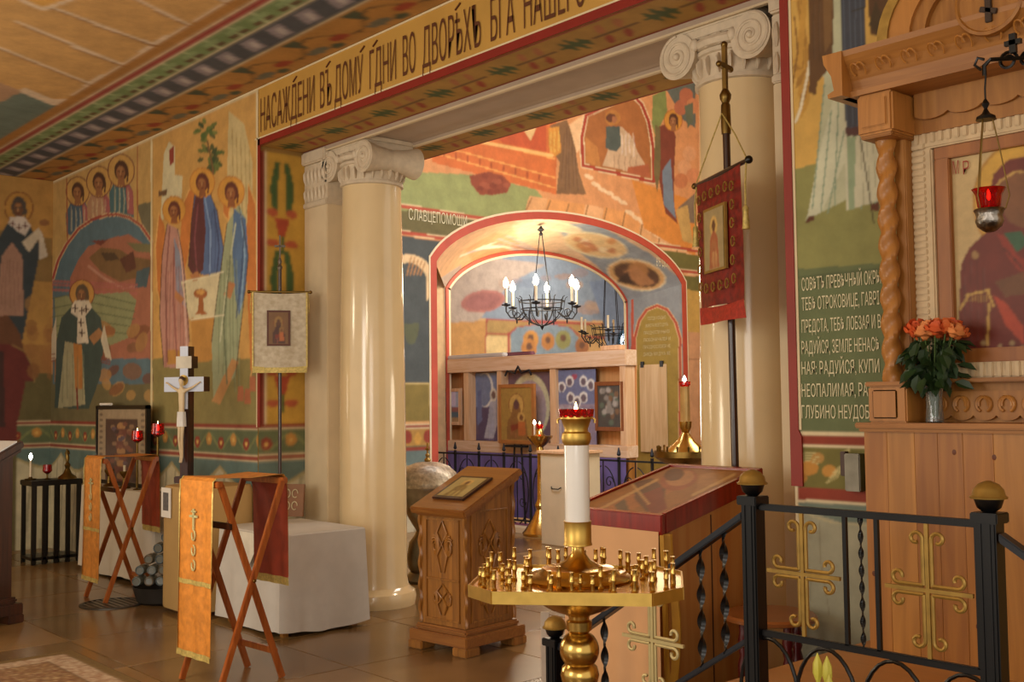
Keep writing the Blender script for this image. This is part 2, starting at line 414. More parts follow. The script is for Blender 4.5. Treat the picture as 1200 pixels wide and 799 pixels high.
# three half figures over the painted arch
for hx, hy, r, rb in ((91, 224, 11, '3e6076'), (116, 213, 12, 'b98a68'), (142, 200, 13, '3f6a72')):
    pan(A, [(hx-13, hy+50), (hx-14, hy+26), (hx-7, hy+11), (hx+7, hy+9), (hx+14, hy+24), (hx+15, hy+60)], rb)
    pan(A, [(hx+5, hy+10), (hx+14, hy+24), (hx+15, hy+52), (hx+7, hy+50)], 'a8585a')
    A.folds(hx-10, hy+16, hx+10, hy+50, 4, 1.1, 'd8c090')
    A.halo(hx, hy, r+3, 'd0a050', '74332a', .8)
pan(A, [(160, 240), (178, 236), (178, 284), (168, 268)], '706a50')
# painted arch with blue band and hills
arch = [(62, 326), (68, 305), (78, 286), (92, 268), (108, 257), (124, 252), (138, 251), (152, 255), (165, 264), (178, 283)]
pan(A, arch+[(178, 450), (62, 450)], '50707e')
pan(A, [(82, 326), (92, 304), (104, 288), (128, 280), (150, 274), (178, 292), (178, 420), (82, 420)], 'a8674e')
pan(A, [(104, 302), (118, 290), (140, 292), (152, 300), (176, 304), (176, 322), (158, 326), (140, 330), (118, 318)], '7a5a34')
pan(A, [(118, 296), (134, 296), (140, 304), (124, 306)], '4a3624'); pan(A, [(140, 304), (156, 294), (160, 314), (148, 320)], '5c2f24')
pan(A, [(106, 282), (126, 281), (118, 288)], '74302a'); pan(A, [(148, 284), (178, 286), (178, 296), (160, 295)], '76704a')
A.ln([(104, 312), (122, 326), (145, 338), (170, 334)], 3, 'c08a74')
pan(A, [(160, 318), (176, 312), (172, 336), (158, 338)], '3f5a64')
A.ln(arch, 4.5, 'dcbf8e'); A.ln(arch, 2.8, 'a43a30')
A.ln([(178, 283), (178, 420)], 2, 'a43a30'); A.ln([(78, 206), (79, 282)], 1.4, 'a8582e'); A.ln([(161, 170), (161, 262)], 1.2, 'a8582e')
for y in (330, 334, 340): A.ln([(30, y-2), (160, y+4)], 3, 'b0605a', .8)
pan(A, [(64, 348), (150, 342), (160, 352), (150, 396), (112, 412), (66, 404)], '8f9468')
for k in range(5): A.ln([(60, 350+k*11), (100, 342+k*11), (158, 356+k*9)], 1.3, '5f6a48')
for k in range(16):
    x = random.uniform(120, 176); y = random.uniform(380, 470)
    A.ell(x, y, random.uniform(5, 12), random.uniform(6, 14), random.choice(['9a5a30', '7c4628', 'ab7c44', '6d3a26', 'b58a4a', '84583a']), .8, random.uniform(0, 3))
pan(A, [(64, 400), (76, 380), (84, 448), (64, 448)], 'a97642')
A.halo(96, 344, 15, 'c89242', '7a3222', .9, '7d5233', '5c4a38')
pan(A, [(85, 358), (72, 372), (66, 400), (65, 440), (64, 478), (104, 479), (118, 440), (122, 400), (118, 372), (104, 357)], '2f4a48')
pan(A, [(84, 358), (88, 352), (104, 352), (108, 360), (100, 370), (104, 402), (90, 402), (91, 372), (83, 366)], 'ddd0b8')
for px_, py_ in ((88, 361), (96, 364), (101, 362), (95, 378), (96, 390)): A.ln([(px_-3, py_), (px_+3, py_)], 1.4, '44201c'); A.ln([(px_, py_-4), (px_, py_+4)], 1.4, '44201c')
pan(A, [(76, 400), (96, 404), (100, 474), (68, 478)], 'a6a07c'); pan(A, [(86, 402), (96, 404), (97, 455), (88, 456)], 'bd7c34')
A.folds(70, 410, 100, 476, 5, 1.4, '6f7456'); pan(A, [(104, 395), (116, 384), (122, 392), (110, 404)], 'a87648')
A.ln([(90, 455), (91, 479)], 2, '7c2a20')
pan(A, [(60, 395), (66, 370), (66, 420), (52, 425)], 'cfc3a8'); pan(A, [(118, 398), (124, 420), (131, 422), (122, 380)], 'cfc3a8')
for k in range(3): A.ln([(54, 416+k*4), (64, 415+k*4)], 1.3, '8a3428'); A.ln([(119, 418+k*3), (129, 421+k*3)], 1.3, '8a3428')
# three winged figures at a table
pan(A, [(180, 150), (302, 104), (302, 440), (180, 440)], 'd2a052')
pan(A, [(180, 420), (302, 420), (302, 500), (180, 500)], '8c8048')
pan(A, [(268, 130), (286, 145), (296, 190), (296, 265), (270, 262), (266, 210)], 'd3bd84')
for k in range(5): A.ln([(272+k*5, 150+k*6), (274+k*5, 250)], 1, 'b89c62')
pan(A, [(192, 180), (198, 166), (205, 172), (205, 205), (214, 206), (212, 250), (196, 250), (188, 262)], 'd9cda2')
pan(A, [(198, 176), (204, 170), (204, 190), (199, 194)], '9a3426'); pan(A, [(186, 224), (196, 222), (195, 229), (186, 230)], '6a4a30')
for cx, cy, R in ((241, 152, 13), (247, 180, 14), (252, 192, 8)):
    for k in range(18):
        a = random.uniform(0, 6.3); r = random.uniform(.3, 1)*R
        A.ell(cx+r*math.cos(a), cy+r*math.sin(a)*1.1, 4, 2.3, random.choice(['4d6a2e', '2f4a26', '6a7c38']), .9, a)
A.ln([(243, 165), (250, 200), (246, 240)], 2, '7a5a30')
# wings
for w in ([(186, 250), (182, 290), (184, 340), (194, 380), (198, 300), (192, 262)], [(214, 240), (222, 222), (231, 225), (222, 290), (214, 330), (210, 300)], [(262, 210), (270, 225), (268, 260), (262, 250)],
          [(258, 300), (266, 330), (262, 420), (252, 400)], [(291, 216), (300, 240), (302, 400), (294, 440), (288, 300)]):
    pan(A, w, 'cf7a30'); A.ln(w[:4], 1.5, 'e6b060')
pan(A, [(196, 262), (208, 268), (214, 300), (220, 340), (222, 400), (214, 432), (192, 430), (187, 370), (190, 300)], 'bf8a7c')
pan(A, [(204, 278), (212, 300), (218, 360), (206, 350)], '8f94a8'); A.folds(192, 300, 218, 430, 6, 1.5, '9a5a4c', .3)
pan(A, [(228, 228), (244, 222), (254, 246), (262, 290), (258, 322), (236, 322), (222, 300), (224, 262)], '4f6ea0')
pan(A, [(229, 230), (238, 228), (241, 270), (238, 316), (228, 326), (220, 312), (224, 262)], '5c2430'); A.folds(242, 240, 258, 318, 4, 1.4, '2c4470', .2)
pan(A, [(212, 330), (262, 318), (268, 370), (222, 374)], 'ded0a6'); pan(A, [(224, 373), (262, 369), (262, 420), (226, 426)], 'c58c3c')
A.ell(235, 344, 8, 6, 'a8602a'); pan(A, [(233, 348), (238, 348), (239, 364), (243, 368), (228, 369), (232, 364)], 'a8602a'); A.ell(235, 342, 5, 3, 'd8a050')
pan(A, [(266, 262), (280, 240), (288, 256), (290, 300), (286, 350), (276, 440), (250, 470), (248, 400), (254, 350)], '9fa884')
pan(A, [(274, 244), (288, 256), (291, 300), (288, 340), (280, 370), (276, 350), (272, 290)], '4f74a0'); A.folds(254, 300, 282, 465, 6, 1.6, '6c7c5c', .3)
pan(A, [(268, 330), (276, 332), (270, 350), (262, 346)], 'bd7c4a')
pan(A, [(196, 410), (214, 410), (214, 425), (196, 428)], 'c58c3c'); pan(A, [(248, 470), (272, 420), (280, 424), (258, 474)], 'c08a50')
for a_, b_, c_, w_, q_ in (((199, 266), (194, 330), (196, 424), 1.2, '8a4c48'), ((209, 270), (215, 330), (219, 410), 1.2, 'dcb4a4'), ((204, 290), (203, 350), (208, 428), 1.4, '9a5a54'), ((240, 232), (247, 270), (246, 318), 1.1, '86a4d0'),
        ((251, 246), (257, 290), (254, 320), 1.1, '24386a'), ((232, 240), (228, 280), (231, 322), 1.1, '8a4450'), ((282, 248), (287, 300), (282, 362), 1.2, '8fb4d4'), ((276, 262), (266, 330), (258, 400), 1.3, 'd0d4b0'), ((270, 300), (262, 380), (266, 450), 1.3, '5c6c50'), ((286, 270), (283, 320), (277, 372), 1.0, '2c4c78')):
    A.ln([a_, b_, c_], w_+.6, q_, .8)
for w_ in ([(196, 262), (190, 300), (187, 370), (192, 430)], [(208, 268), (214, 300), (222, 400)], [(228, 228), (224, 262), (222, 300), (236, 322)], [(244, 222), (254, 246), (262, 290), (258, 322)], [(266, 262), (254, 350), (248, 400)], [(280, 240), (291, 300), (286, 350), (276, 440)]): A.ln(w_, 1, '4a3020', .8)
pan(A, [(222, 322), (232, 318), (236, 326), (226, 330)], 'bd7c4a'); pan(A, [(206, 340), (216, 350), (212, 356), (204, 348)], 'bd7c4a'); A.ln([(224, 374), (262, 369)], 1.5, 'efe4c0'); A.ln([(213, 331), (262, 319)], 1.5, 'efe4c0')
for hx, hy, r in ((204, 246, 14), (237, 214, 15), (271, 225, 16)): A.halo(hx, hy, r, 'dc9c38', 'c47a28', .85, '96562c', '64261c')
for hx, hy in ((296, 440), (290, 455), (282, 452)): pan(A, [(hx-3, hy), (hx+3, hy), (hx+4, hy+18), (hx-4, hy+18)], 'b86a44')
A.ln([(177.5, 160), (177.5, 497)], 2, 'e0cfa0'); A.ln([(301, 104), (303, 500)], 2, 'e0cfa0')
right_strip = A.U > -7.55
dado(A, allm, A.U, A.V, (1.345, 1.30, 1.11, 1.06))
A.where((A.V > ZC-.03), 'd8c49a')
A.build('mural', None, wl, 'fresco of a robed bishop and three winged figures at a table')

# left reveal --------------------------------------------------------
P, nu, nv, U, V = grid((XL+.004, WY, 0), (0, 1, 0), (0, 0, 1), WB-WY, ZS, .014)
R_ = Canvas(P, nu, nv, 'c8992f'); R_.U = U+WY; R_.V = V; ym = WY+.2
one = np.ones(len(P), bool)
for cz in (2.95, 2.25, 1.72):    # red and green painted flowers, one over the other
    du = R_.U-ym; dv = R_.V-cz
    R_.where((np.abs(np.abs(du)-.05-.02*np.sin(dv*9)) < .035-.06*np.abs(dv-.22)) & (dv > .02) & (dv < .42), '2f5a2c')
    R_.where((np.abs(du) < .035+.28*np.clip(dv+.14, 0, 1)) & (dv > -.16) & (dv < -.02), 'ac3a20')
    for sx in (-1, 1):
        R_.where(((du-sx*.085)/.05)**2+((dv-.02)/.035)**2 < 1, 'b5502c')
        R_.where(((du-sx*.08)/.06)**2+((dv+.22)/.03)**2 < 1, 'b5502c')
    R_.where((np.abs(du) < .012) & (dv < -.16) & (dv > -.3), '2f5a2c')
R_.where(R_.U < WY+.045, '8f2417'); R_.where((R_.U > WY+.045) & (R_.U < WY+.058), 'e6d4ac'); R_.where(R_.V > ZS-.04, '8f6a2c')
dado(R_, one, R_.U, R_.V, (1.345, 1.30, 1.11, 1.06))
R_.build('mural', None, wl, 'painted red and green flowers on the reveal')

# lintel face, lettering and red border -------------------------------
bx('trim_band', redtrim, (XL+.0, WY-.008, ZS), (XR, WY, ZS+.05), wh)
bx('trim_line', creamline, (XL-.05, WY-.006, ZS+.05), (XR, WY, ZS+.062), wh)
bx('trim_band', redtrim, (XL-.005, WY-.008, 1.32), (XL+.03, WY, ZS+.05), wl)
bx('trim_line', creamline, (XL-.022, WY-.006, 1.32), (XL-.005, WY, ZS+.4), wl)
bx('trim_line', creamline, (XE, WY-.006, ZC-.012), (XR+1.6, WY, ZC), wh)
for s_, xa, xb in (('НАСАЖДЕНИ', 306, 371), ('ВЪ', 376, 391), ('ДОМУ', 393, 428), ('ГДНИ', 434, 467), ('ВО', 473, 490), ('ДВОРѢХЪ', 496, 567), ('БГА', 576, 607), ('НАШЕГО', 615, 690)):
    sl = -.37
    a = onY(xa, 150-.37*(xa-306), WY)[0]; b = onY(xb, 150-.37*(xb-306), WY)[0]
    text(s_, (a, WY-.003, 3.565), (1, 0, 0), (0, 0, 1), .265, b-a-.02, text_brown, wh)
for xx in (346, 385, 425, 440, 537, 600):
    q = onY(xx, 112-.37*(xx-346), WY); MB().tube([(q[0]-.02, WY-.006, 3.845), (q[0]+.03, WY-.006, 3.875)], .006, 4).build('accent_mark', text_brown, wh)

# soffit of the opening: painted strips either side of a moulded plaster beam
def soffit(y0, y1):
    P, nu, nv, U, V = grid((XL, y0, ZS-.003), (1, 0, 0), (0, 1, 0), XR-XL, y1-y0, .0125)
    c = Canvas(P, nu, nv, 'ae8436'); q = V/(y1-y0); t = (U/.62) % 1.0
    c.where((q < .06) | (q > .94), '8c2a1c')
    lf = np.abs(q-.5) < .30*np.sin(np.clip((t-.05)/.4, 0, 1)*PI)*(.6+.4*np.cos((t-.05)*60))
    c.where(lf & (t < .45), '3a5228')
    for k in range(4):
        tt = .55+.11*k
        c.where((((t-tt)*.62/.045)**2+((q-.5-.2*(-1)**k+(t-tt)*1.6)*(y1-y0)/.04)**2) < 1, ('9c3c24', 'b06a3c')[k % 2])
    c.where((np.abs(q-.5) < .03) & (t > .45), '6a4a22'); c.build('mural', None, wh, 'painted leaves and red flowers under the lintel')
soffit(WY, 4.42); soffit(4.9, WB)
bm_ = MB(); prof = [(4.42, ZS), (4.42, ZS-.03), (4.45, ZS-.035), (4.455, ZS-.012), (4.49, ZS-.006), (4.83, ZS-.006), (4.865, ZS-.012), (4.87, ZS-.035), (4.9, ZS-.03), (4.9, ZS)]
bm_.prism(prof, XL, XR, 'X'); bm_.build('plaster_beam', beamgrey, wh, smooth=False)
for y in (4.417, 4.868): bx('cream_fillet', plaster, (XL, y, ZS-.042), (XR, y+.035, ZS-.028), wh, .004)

# right wall ----------------------------------------------------------
B = wall_canvas(XR, -1.85, 0.3, ZC, .0055, 'd0a24a')
B.where(B.V > 0, 'd6aa50')
pan(B, [(900, 208), (1060, 160), (1060, 330), (900, 345)], '8b8c50')
pan(B, [(900, 318), (1060, 306), (1060, 520), (900, 520)], '5e6f4a')
for k in range(7): pan(B, [(926+k*3, -40), (931+k*3, -40), (952-k*2, 80), (948-k*3, 122-k*8), (938-k*2, 140-k*12), (944-k*2, 70)], 'a8782c' if k % 2 else 'c8963a')
B.ln([(950, -20), (952, 50), (946, 90), (938, 128), (932, 143)], 3.2, 'e8dfc2'); B.ln([(931, 20), (935, 60), (927, 110)], 2, '8a5f24')
pan(B, [(950, -60), (1000, -60), (1000, 230), (944, 258), (950, 240), (958, 180), (966, 100)], 'bcc0a0')
pan(B, [(946, 254), (962, 250), (990, 190), (1000, 130), (992, 100), (975, 120), (960, 180)], 'cdd0b4')
for a, b in (((966, 100), (952, 245)), ((974, 130), (962, 248)), ((984, 80), (978, 240)), ((990, 150), (970, 250)), ((1006, 160), (1010, 244)), ((1020, 150), (1026, 240))): B.ln([a, b], 1.6, '7f9a84')
pan(B, [(989, 130), (1045, 130), (1045, 232), (992, 246)], 'cccbb0'); pan(B, [(992, 160), (1003, 160), (1001, 245), (994, 246)], '8fa686')
for k in range(4): B.ln([(1008+k*7, 150), (1012+k*8, 240)], 1.2, 'a8a98e')
pan(B, [(946, -60), (978, -60), (976, 60), (972, 80), (958, 96), (956, 112), (948, 108), (948, 40)], '5e3c20')
B.folds(950, -10, 970, 80, 3, 1.5, '3c2414'); pan(B, [(964, -30), (976, -30), (974, 50), (966, 62)], '7a5630')
pan(B, [(983, -60), (1014, -60), (1014, 156), (992, 158), (988, 90)], '2c3a50')
for k in range(4): B.ln([(987+k*7, -40), (993+k*6, 152)], 1.4, '46586e')
pan(B, [(990, 150), (1014, 148), (1014, 158), (992, 160)], '4a2430'); B.ln([(1000, 80), (1012, 70)], 3, '6a3038')
pan(B, [(1013, -60), (1070, -60), (1070, 36), (1040, 46), (1020, 40)], '50301c'); B.ln([(1014, 8), (998, 14)], 1.6, '1c1c20')
pan(B, [(1018, 30), (1026, 0), (1034, 20), (1030, 42)], '3a2a1a')
B.ln([(1008, 158), (1024, 262)], 1.4, '28201a'); pan(B, [(943, 262), (947, 254), (955, 253), (954, 258)], '5a2418'); pan(B, [(1020, 240), (1030, 236), (1030, 247), (1020, 247)], '5a2418')
B.ln([(900, 329), (1060, 312)], 2, '4f6040')
pan(B, [(900, 505), (1060, 508), (1060, 512), (900, 509)], 'e6d4ac'); pan(B, [(900, 509.5), (1060, 512), (1060, 524), (900, 520)], '8f2417'); pan(B, [(900, 520), (1060, 524), (1060, 527), (900, 523)], 'e6d4ac')
pan(B, [(900, 523), (1060, 527), (1060, 579), (900, 570)], '6f6a2c')
for (cx, cy, r, c0) in ((948, 548, 11, 'c88a30'), (938, 560, 8, 'b87a28'), (958, 537, 8, 'b88a40'), (972, 552, 9, 'c48a34')): B.ell(cx, cy, r, r*.8, c0)
for k in range(6): B.ln([(968+k*2, 566-k*3), (980+k*3, 560-k*4), (990+k, 546-k*4), (986, 536-k)], 1.1, 'd2c486')
for k in range(4): B.ln([(934, 534+k*3), (946, 530+k*3), (960, 532+k*4)], 1.1, 'd2c486')
pan(B, [(900, 568), (1060, 577), (1060, 591), (900, 583)], '8f2417'); pan(B, [(900, 583), (1060, 591), (1060, 594), (900, 586)], 'e6d4ac')
pan(B, [(900, 586), (1060, 594), (1060, 900), (900, 900)], 'a8a890')
pan(B, [(930, 588), (1020, 593), (1020, 612), (985, 612), (950, 600)], '6a7f76')
B.ln([(930, 588), (950, 604), (975, 612), (1015, 616)], 2, 'c0b890'); B.ln([(960, 612), (962, 660), (972, 720)], 1.2, '8f8c74'); B.ln([(936, 600), (950, 680), (946, 760)], 1.2, '8f8c74')
B.where(B.U < XR+.012, 'e6d4ac')
B.build('mural', None, wr, 'fresco of a robed standing figure above a green lettered panel')
rb = MB().prism([(XR, 1.12), (XR+.045, 1.12), (XR+.045, 1.33), (XR+.03, 1.36), (XR+.03, ZC), (XR-.012, ZC), (XR-.012, 1.12)], WY-.014, WY-.002, 'Y'); rb.build('trim_band', redtrim, wr, smooth=False)
bx('trim_line', creamline, (XR+.03, WY-.008, 1.36), (XR+.042, WY-.004, ZC), wr)
lines = (('СОВѢТЪ ПРЕВѢЧНЫЙ ОКРЫ', 341, 327), ('ТЕБѢ ОТРОКОВИЦЕ, ГАВРІ', 364, 350), ('ПРЕДСТА, ТЕБѢ ЛОБЗАЯ И В', 390, 377), ('РАДУЙСЯ, ЗЕМЛЕ НЕНАСѢ', 415, 404), ('НАЯ: РАДУЙСЯ, КУПИ', 439, 431), ('НЕОПАЛИМАЯ, РАДУ', 465, 457), ('ГЛУБИНО НЕУДОБ', 490, 483))
ends = (1036, 1034, 1036, 1034, 1034, 1034, 1022)
for (s_, yb, _), xe in zip(lines, ends):
    a = onY(941, yb, WY); b = onY(xe, yb-2, WY)
    text(s_, (a[0], WY-.005, a[2]), (1, 0, 0), (0, 0, 1), .056, (b[0]-a[0])*.98, text_cream, wr, thin=0.0)

# end wall (left) ------------------------------------------------------
we = struct(bx('wall_left', ochre_wall, (XE-.3, -4, -.1), (XE, WY+.2, ZC)))
P, nu, nv, U, V = grid((XE+.004, 3.0, 0), (0, 1, 0), (0, 0, 1), WY-3.0, ZC, .0125)
E_ = Canvas(P, nu, nv, 'b98a42'); E_.U = U+3.0; E_.V = V; one = np.ones(len(P), bool)
E_.where(V < 2.15, 'a5743a'); pan(E_, [(-60, 262), (40, 275), (62, 280), (62, 330), (-60, 330)], '8a6c3a')
E_.where(V < 1.85, '635a34')
E_.halo(22, 243, 17, 'c08c3c', '6c3020', .9, '6f4a32', '4a4440')
pan(E_, [(8, 262), (-8, 290), (-12, 380), (26, 400), (40, 330), (48, 290), (34, 262)], '2a3c46')
pan(E_, [(12, 254), (28, 254), (36, 264), (30, 276), (22, 272), (10, 262)], 'd8ccc0')
for q in ((15, 262), (22, 266), (30, 264)): E_.ln([(q[0]-3, q[1]), (q[0]+3, q[1]+1)], 1.4, '5c2420'); E_.ln([(q[0], q[1]-3), (q[0], q[1]+3)], 1.4, '5c2420')
pan(E_, [(2, 300), (14, 284), (26, 300), (28, 370), (-6, 370)], 'a9806c'); E_.folds(-2, 300, 26, 368, 5, 1.4, '7c564a', .3)
pan(E_, [(26, 284), (46, 266), (48, 276), (34, 296)], 'cdbfa6'); pan(E_, [(46, 268), (50, 275), (56, 300), (46, 304)], 'cfc3b0'); E_.ell(52, 261, 6, 4, '8f6038')
pan(E_, [(-30, 370), (10, 370), (24, 392), (30, 420), (-30, 420)], '6a4028')
pan(E_, [(-30, 402), (14, 404), (30, 414), (38, 432), (40, 447), (30, 447), (20, 500), (20, 530), (-30, 530)], '6a2224')
pan(E_, [(4, 412), (6, 500), (-20, 500), (-20, 410)], '3a1c22'); E_.ln([(14, 404), (30, 412), (38, 430), (40, 447)], 1.6, 'a08048')
for k in range(16):
    E_.ell(random.uniform(35, 63), random.uniform(350, 445), 7, 9, random.choice(['a06c38', '8c5a30', 'b08040']), .6)
dado(E_, one & (E_.U > 3.68), E_.U, E_.V, (1.345, 1.30, 1.11, 1.06))
E_.build('mural', None, we, 'fresco of a bishop with open scroll on the end wall')

# ceiling ----------------------------------------------------------------
ce = struct(bx('ceiling', ochre_wall, (XE-.3, -4, ZC+.012), (3.5, WY+.35, ZC+.16)))
P, nu, nv, U, V = grid((XE, 0.9, ZC+.004), (1, 0, 0), (0, 1, 0), 8.6, WY-.9, .02)
G = Canvas(P, nu, nv, 'c99a56'); G.U = U+XE; G.V = V+.9
pan(G, [(-200, -80), (400, -80), (400, 60), (60, 125), (28, 108), (-60, 140), (-200, 200)], 'c89a5a')
pan(G, [(-100, 60), (30, 108), (0, 126), (-100, 160)], 'b08a6c'); pan(G, [(28, 106), (62, 121), (80, 120), (40, 160), (-20, 200), (-60, 190), (-60, 150)], '5f7670')
edge = [(28, 106), (62, 120), (80, 119), (106, 99), (148, 76), (182, 52), (226, 30), (262, 6), (300, -20)]
G.ln(edge, 7, 'dcc4a8')
for a, b in (((-20, 48), (106, 98)), ((16, 24), (148, 77)), ((84, 54), (148, 77)), ((60, 8), (182, 53)), ((110, 28), (182, 52)), ((150, -6), (226, 31)), ((180, 10), (226, 31)), ((240, -10), (268, 4))):
    G.ln([a, b], 2.2, 'dcc4a8'); G.ln([(a[0], a[1]+2), (b[0], b[1]+2)], 1.2, '8a5c34')
pan(G, [(24, -6), (50, 11), (84, 0), (84, -30)], 'd6a048'); G.ln([(24, 0), (50, 11), (84, -1)], 4, 'dcc4a8')
yb = [WY, 3.66, 3.635, 3.40, 3.385, 3.22, 3.205, 3.13, 3.115, 3.02]
def bandc(i, c): G.where((G.V <= yb[i]) & (G.V > yb[i+1]), c)
bandc(0, 'b5813a'); bandc(1, 'd8c8a4'); bandc(2, '3a4858'); bandc(3, 'd8c8a4'); bandc(4, '6d8a58'); bandc(5, 'd8c8a4'); bandc(6, '97252a'); bandc(7, 'd8c8a4'); bandc(8, 'a8722e')
t = ((G.U+G.V*.6)/.36) % 1.0; m_ = (G.V < 3.635) & (G.V > 3.40); q = (G.V-3.40)/.235
G.where(m_ & (np.abs(t-.5) < .24) & (np.abs(q-.5) < .34), '8d8690'); G.where(m_ & (np.abs(t-.55) < .09) & (np.abs(q-.55) < .2), 'b8b0b0')
t = ((G.U+G.V*.6)/.33) % 1.0; m_ = (G.V < 3.385) & (G.V > 3.22); q = (G.V-3.22)/.165
G.where(m_ & (np.abs(t-.5) < .36) & (np.abs(q-.72) < .1), '4f2a1e'); G.where(m_ & (np.abs(t-.5) < .05), 'a8b888')
G.where(m_ & (np.abs(t-.5) < .3) & (np.abs(q-.4) < .2), '86a070')
t = (G.U/.74) % 1.0; m_ = G.V > 3.66; q = (G.V-3.66)/.37
G.where(m_ & (q < .5) & (q > .05) & (np.abs(t-.3) < .14*(1-q*1.8)), '33493a'); G.where(m_ & (np.abs(q-.45-.25*np.cos(2*PI*t)) < .03), '5a4326')
G.where(m_ & (((t-.75)/.13)**2+((q-.6)/.13)**2 < 1), '9c3420'); G.where(m_ & (((t-.3)/.17)**2+((q-.72)/.12)**2 < 1), '63695c')
G.where(m_ & (((t-.55)/.1)**2+((q-.82)/.1)**2 < 1), '33493a')
G.build('mural', None, ce, 'painted pale rocks and patterned coloured bands')

# ---- columns and their pillars -------------------------------------------
CY = 4.66
def ionic_column(x, label):
    t = thing('column', label, 'column', (x, CY, 0), 0)
    MB().lathe([(.31, 0), (.315, .03), (.32, .06), (.31, .1), (.275, .125), (.265, .14)], 40).build('base', cream, t)
    MB().lathe([(.262, .14), (.252, .2), (.25, .8), (.245, 1.6), (.232, 2.5), (.222, 3.08), (.222, 3.12)], 48).build('shaft', cream, t)
    nk = MB(); nk.lathe([(.225, 3.12), (.24, 3.125), (.24, 3.145), (.226, 3.15), (.226, 3.27), (.24, 3.275), (.24, 3.295), (.228, 3.30)], 44)
    nk.build('necking', stone, t)
    for k in range(22):
        a = 2*PI*k/22; M = TR(.227*math.cos(a), .227*math.sin(a), 3.21) @ RZ(a)
        if k == 0:
            lf = MB().tube([(0, 0, -.05), (.012, 0, -.02), (.014, 0, .02), (.004, 0, .05)], [.008, .018, .02, .006], 6, flat=.6).build('leaf_relief', stone, t); lm = lf.data; lf.matrix_local = M
        else:
            lf = bpy.data.objects.new('leaf_relief', lm); COL.objects.link(lf); lf.parent = t; lf.matrix_local = M
    MB().lathe([(.225, 3.30), (.25, 3.31), (.262, 3.335), (.25, 3.355), (.2, 3.36)], 40).build('echinus', stone, t)
    for sx in (-1, 1):
        # bolster: a scroll roll running front to back, waisted in the middle
        pr = []
        for i in range(17):
            y = -.235+.47*i/16; k = abs(i-8)/8
            pr.append((.075+.045*k**1.5+(.006 if i in (6, 8, 10) else 0), y))
        v = MB(); v.lathe(pr, 28, M=TR(sx*.235, 0, 3.30) @ RX(-PI/2)); vo = v.build('volute', stone, t)
        for sy in (-1, 1):
            pts = []
            for i in range(46):
                a = i*.34; r = .112*(1-i/50)
                pts.append((sx*.235+sx*r*math.sin(a), sy*.236, 3.30+r*math.cos(a)))
            MB().tube(pts, .0085, 6).build('scroll', stone, t); 
            MB().sphere((sx*.235, sy*.238, 3.30), .02, 10, 6).build('scroll_eye', stone, t)
    e0 = None
    for sy in (-1, 1):
        for i in range(4):
            M = TR(-.12+.08*i, sy*.232, 3.335)
            if e0 is None: e = MB().sphere((0, 0, 0), .03, 10, 6, (.85, .6, 1.15)).build('egg_moulding', stone, t); e0 = e.data; e.matrix_local = M
            else: e = bpy.data.objects.new('egg_moulding', e0); COL.objects.link(e); e.parent = t; e.matrix_local = M
    MB().box(-.245, -.225, 3.365, .245, .225, 3.415).build('volute_band', stone, t, .006)
    ab = MB()
    for z0, z1, w in ((3.412, 3.43, .235), (3.43, 3.462, .25)): ab.box(-w, -w+.012, z0, w, w-.012, z1)
    ab.build('abacus', stone, t, .005)
    return t
ionic_column(-6.88, 'glossy cream column with scroll capital behind the white cloth table')
ionic_column(-3.44, 'glossy cream column with scroll capital behind the red hanging banner')
def pillar(x0, x1, label):
    t = thing('pillar', label, 'pillar', ((x0+x1)/2, CY, 0)); w = (x1-x0)/2; d = .235
    MB().box(-w, -d, 0, w, d, 3.02).build('shaft', plaster, t, .006)
    MB().box(-w-.0, -d-.02, 0, w+.0, d+.02, .16).build('base', plaster, t, .01)
    MB().box(-w, -d-.012, 3.02, w, d+.012, 3.06).build('astragal', stone, t, .006)
    MB().box(-w, -d, 3.06, w, d, 3.36).build('capital', stone, t, .006)
    lm = None
    for z, rr, hh in ((3.12, .022, .05), (3.26, .026, .06)):
        for i in range(6):
            M = TR(-w+.03+i*(2*w-.06)/5, -d-.002, z)
            o = MB().tube([(0, 0, -hh), (0, -.004, -hh*.3), (0, -.008, hh*.4), (0, -.002, hh)], [.006, rr*.75, rr*.7, .005], 6).build('leaf_relief', stone, t); o.matrix_local = M
    MB().box(-w, -d-.03, 3.36, w, d+.03, 3.455).build('abacus', stone, t, .01)
pillar(XL+.005, XL+.34, 'square cream pillar against the painted jamb, left of the column')
pillar(XR-.34, XR-.005, 'square cream pillar at the far jamb, right of the column with the red banner')

# ---- side hall: arch wall ---------------------------------------------------
JL, JR = 7.87, 12.42; ZSP = 3.17; YC = (JL+JR)/2
AR = (JR-JL)/2
def arch_z(y, jl=JL, jr=JR, zs=ZSP, rise=.80): 
    k = (2*np.asarray(y, float)-jl-jr)/(jr-jl); return zs+rise*np.sqrt(np.clip(1-k*k*.93, 0, 1))-rise*math.sqrt(.07)
def arch_pts(n=36, jl=JL, jr=JR, zs=ZSP, rise=.80):
    return [(y, float(arch_z(y, jl, jr, zs, rise))) for y in [jl+(jr-jl)*(1-math.cos(PI*i/n))/2 for i in range(n+1)]]
ap = arch_pts(rise=.98)
RISE = .98
mb = MB()
mb.prism([(WB-.5, -.1), (JL, -.1)]+ap+[(JR, -.1), (14.2, -.1), (14.2, 7.6), (WB-.5, 7.6)], XA-.3, XA, 'X')
wa = struct(mb.build('wall_far', ochre_wall, smooth=False))
P, nu, nv, U, V = grid((XA+.004, 7.2, 0), (0, 1, 0), (0, 0, 1), 6.2, 6.7, .014)
D = Canvas(P, nu, nv, 'd9a062'); D.U = U+7.2; D.V = V
D.keep = ~((D.U > JL+.0) & (D.U < JR-.0) & (D.V < arch_z(D.U, rise=RISE)))
one = np.ones(len(P), bool)
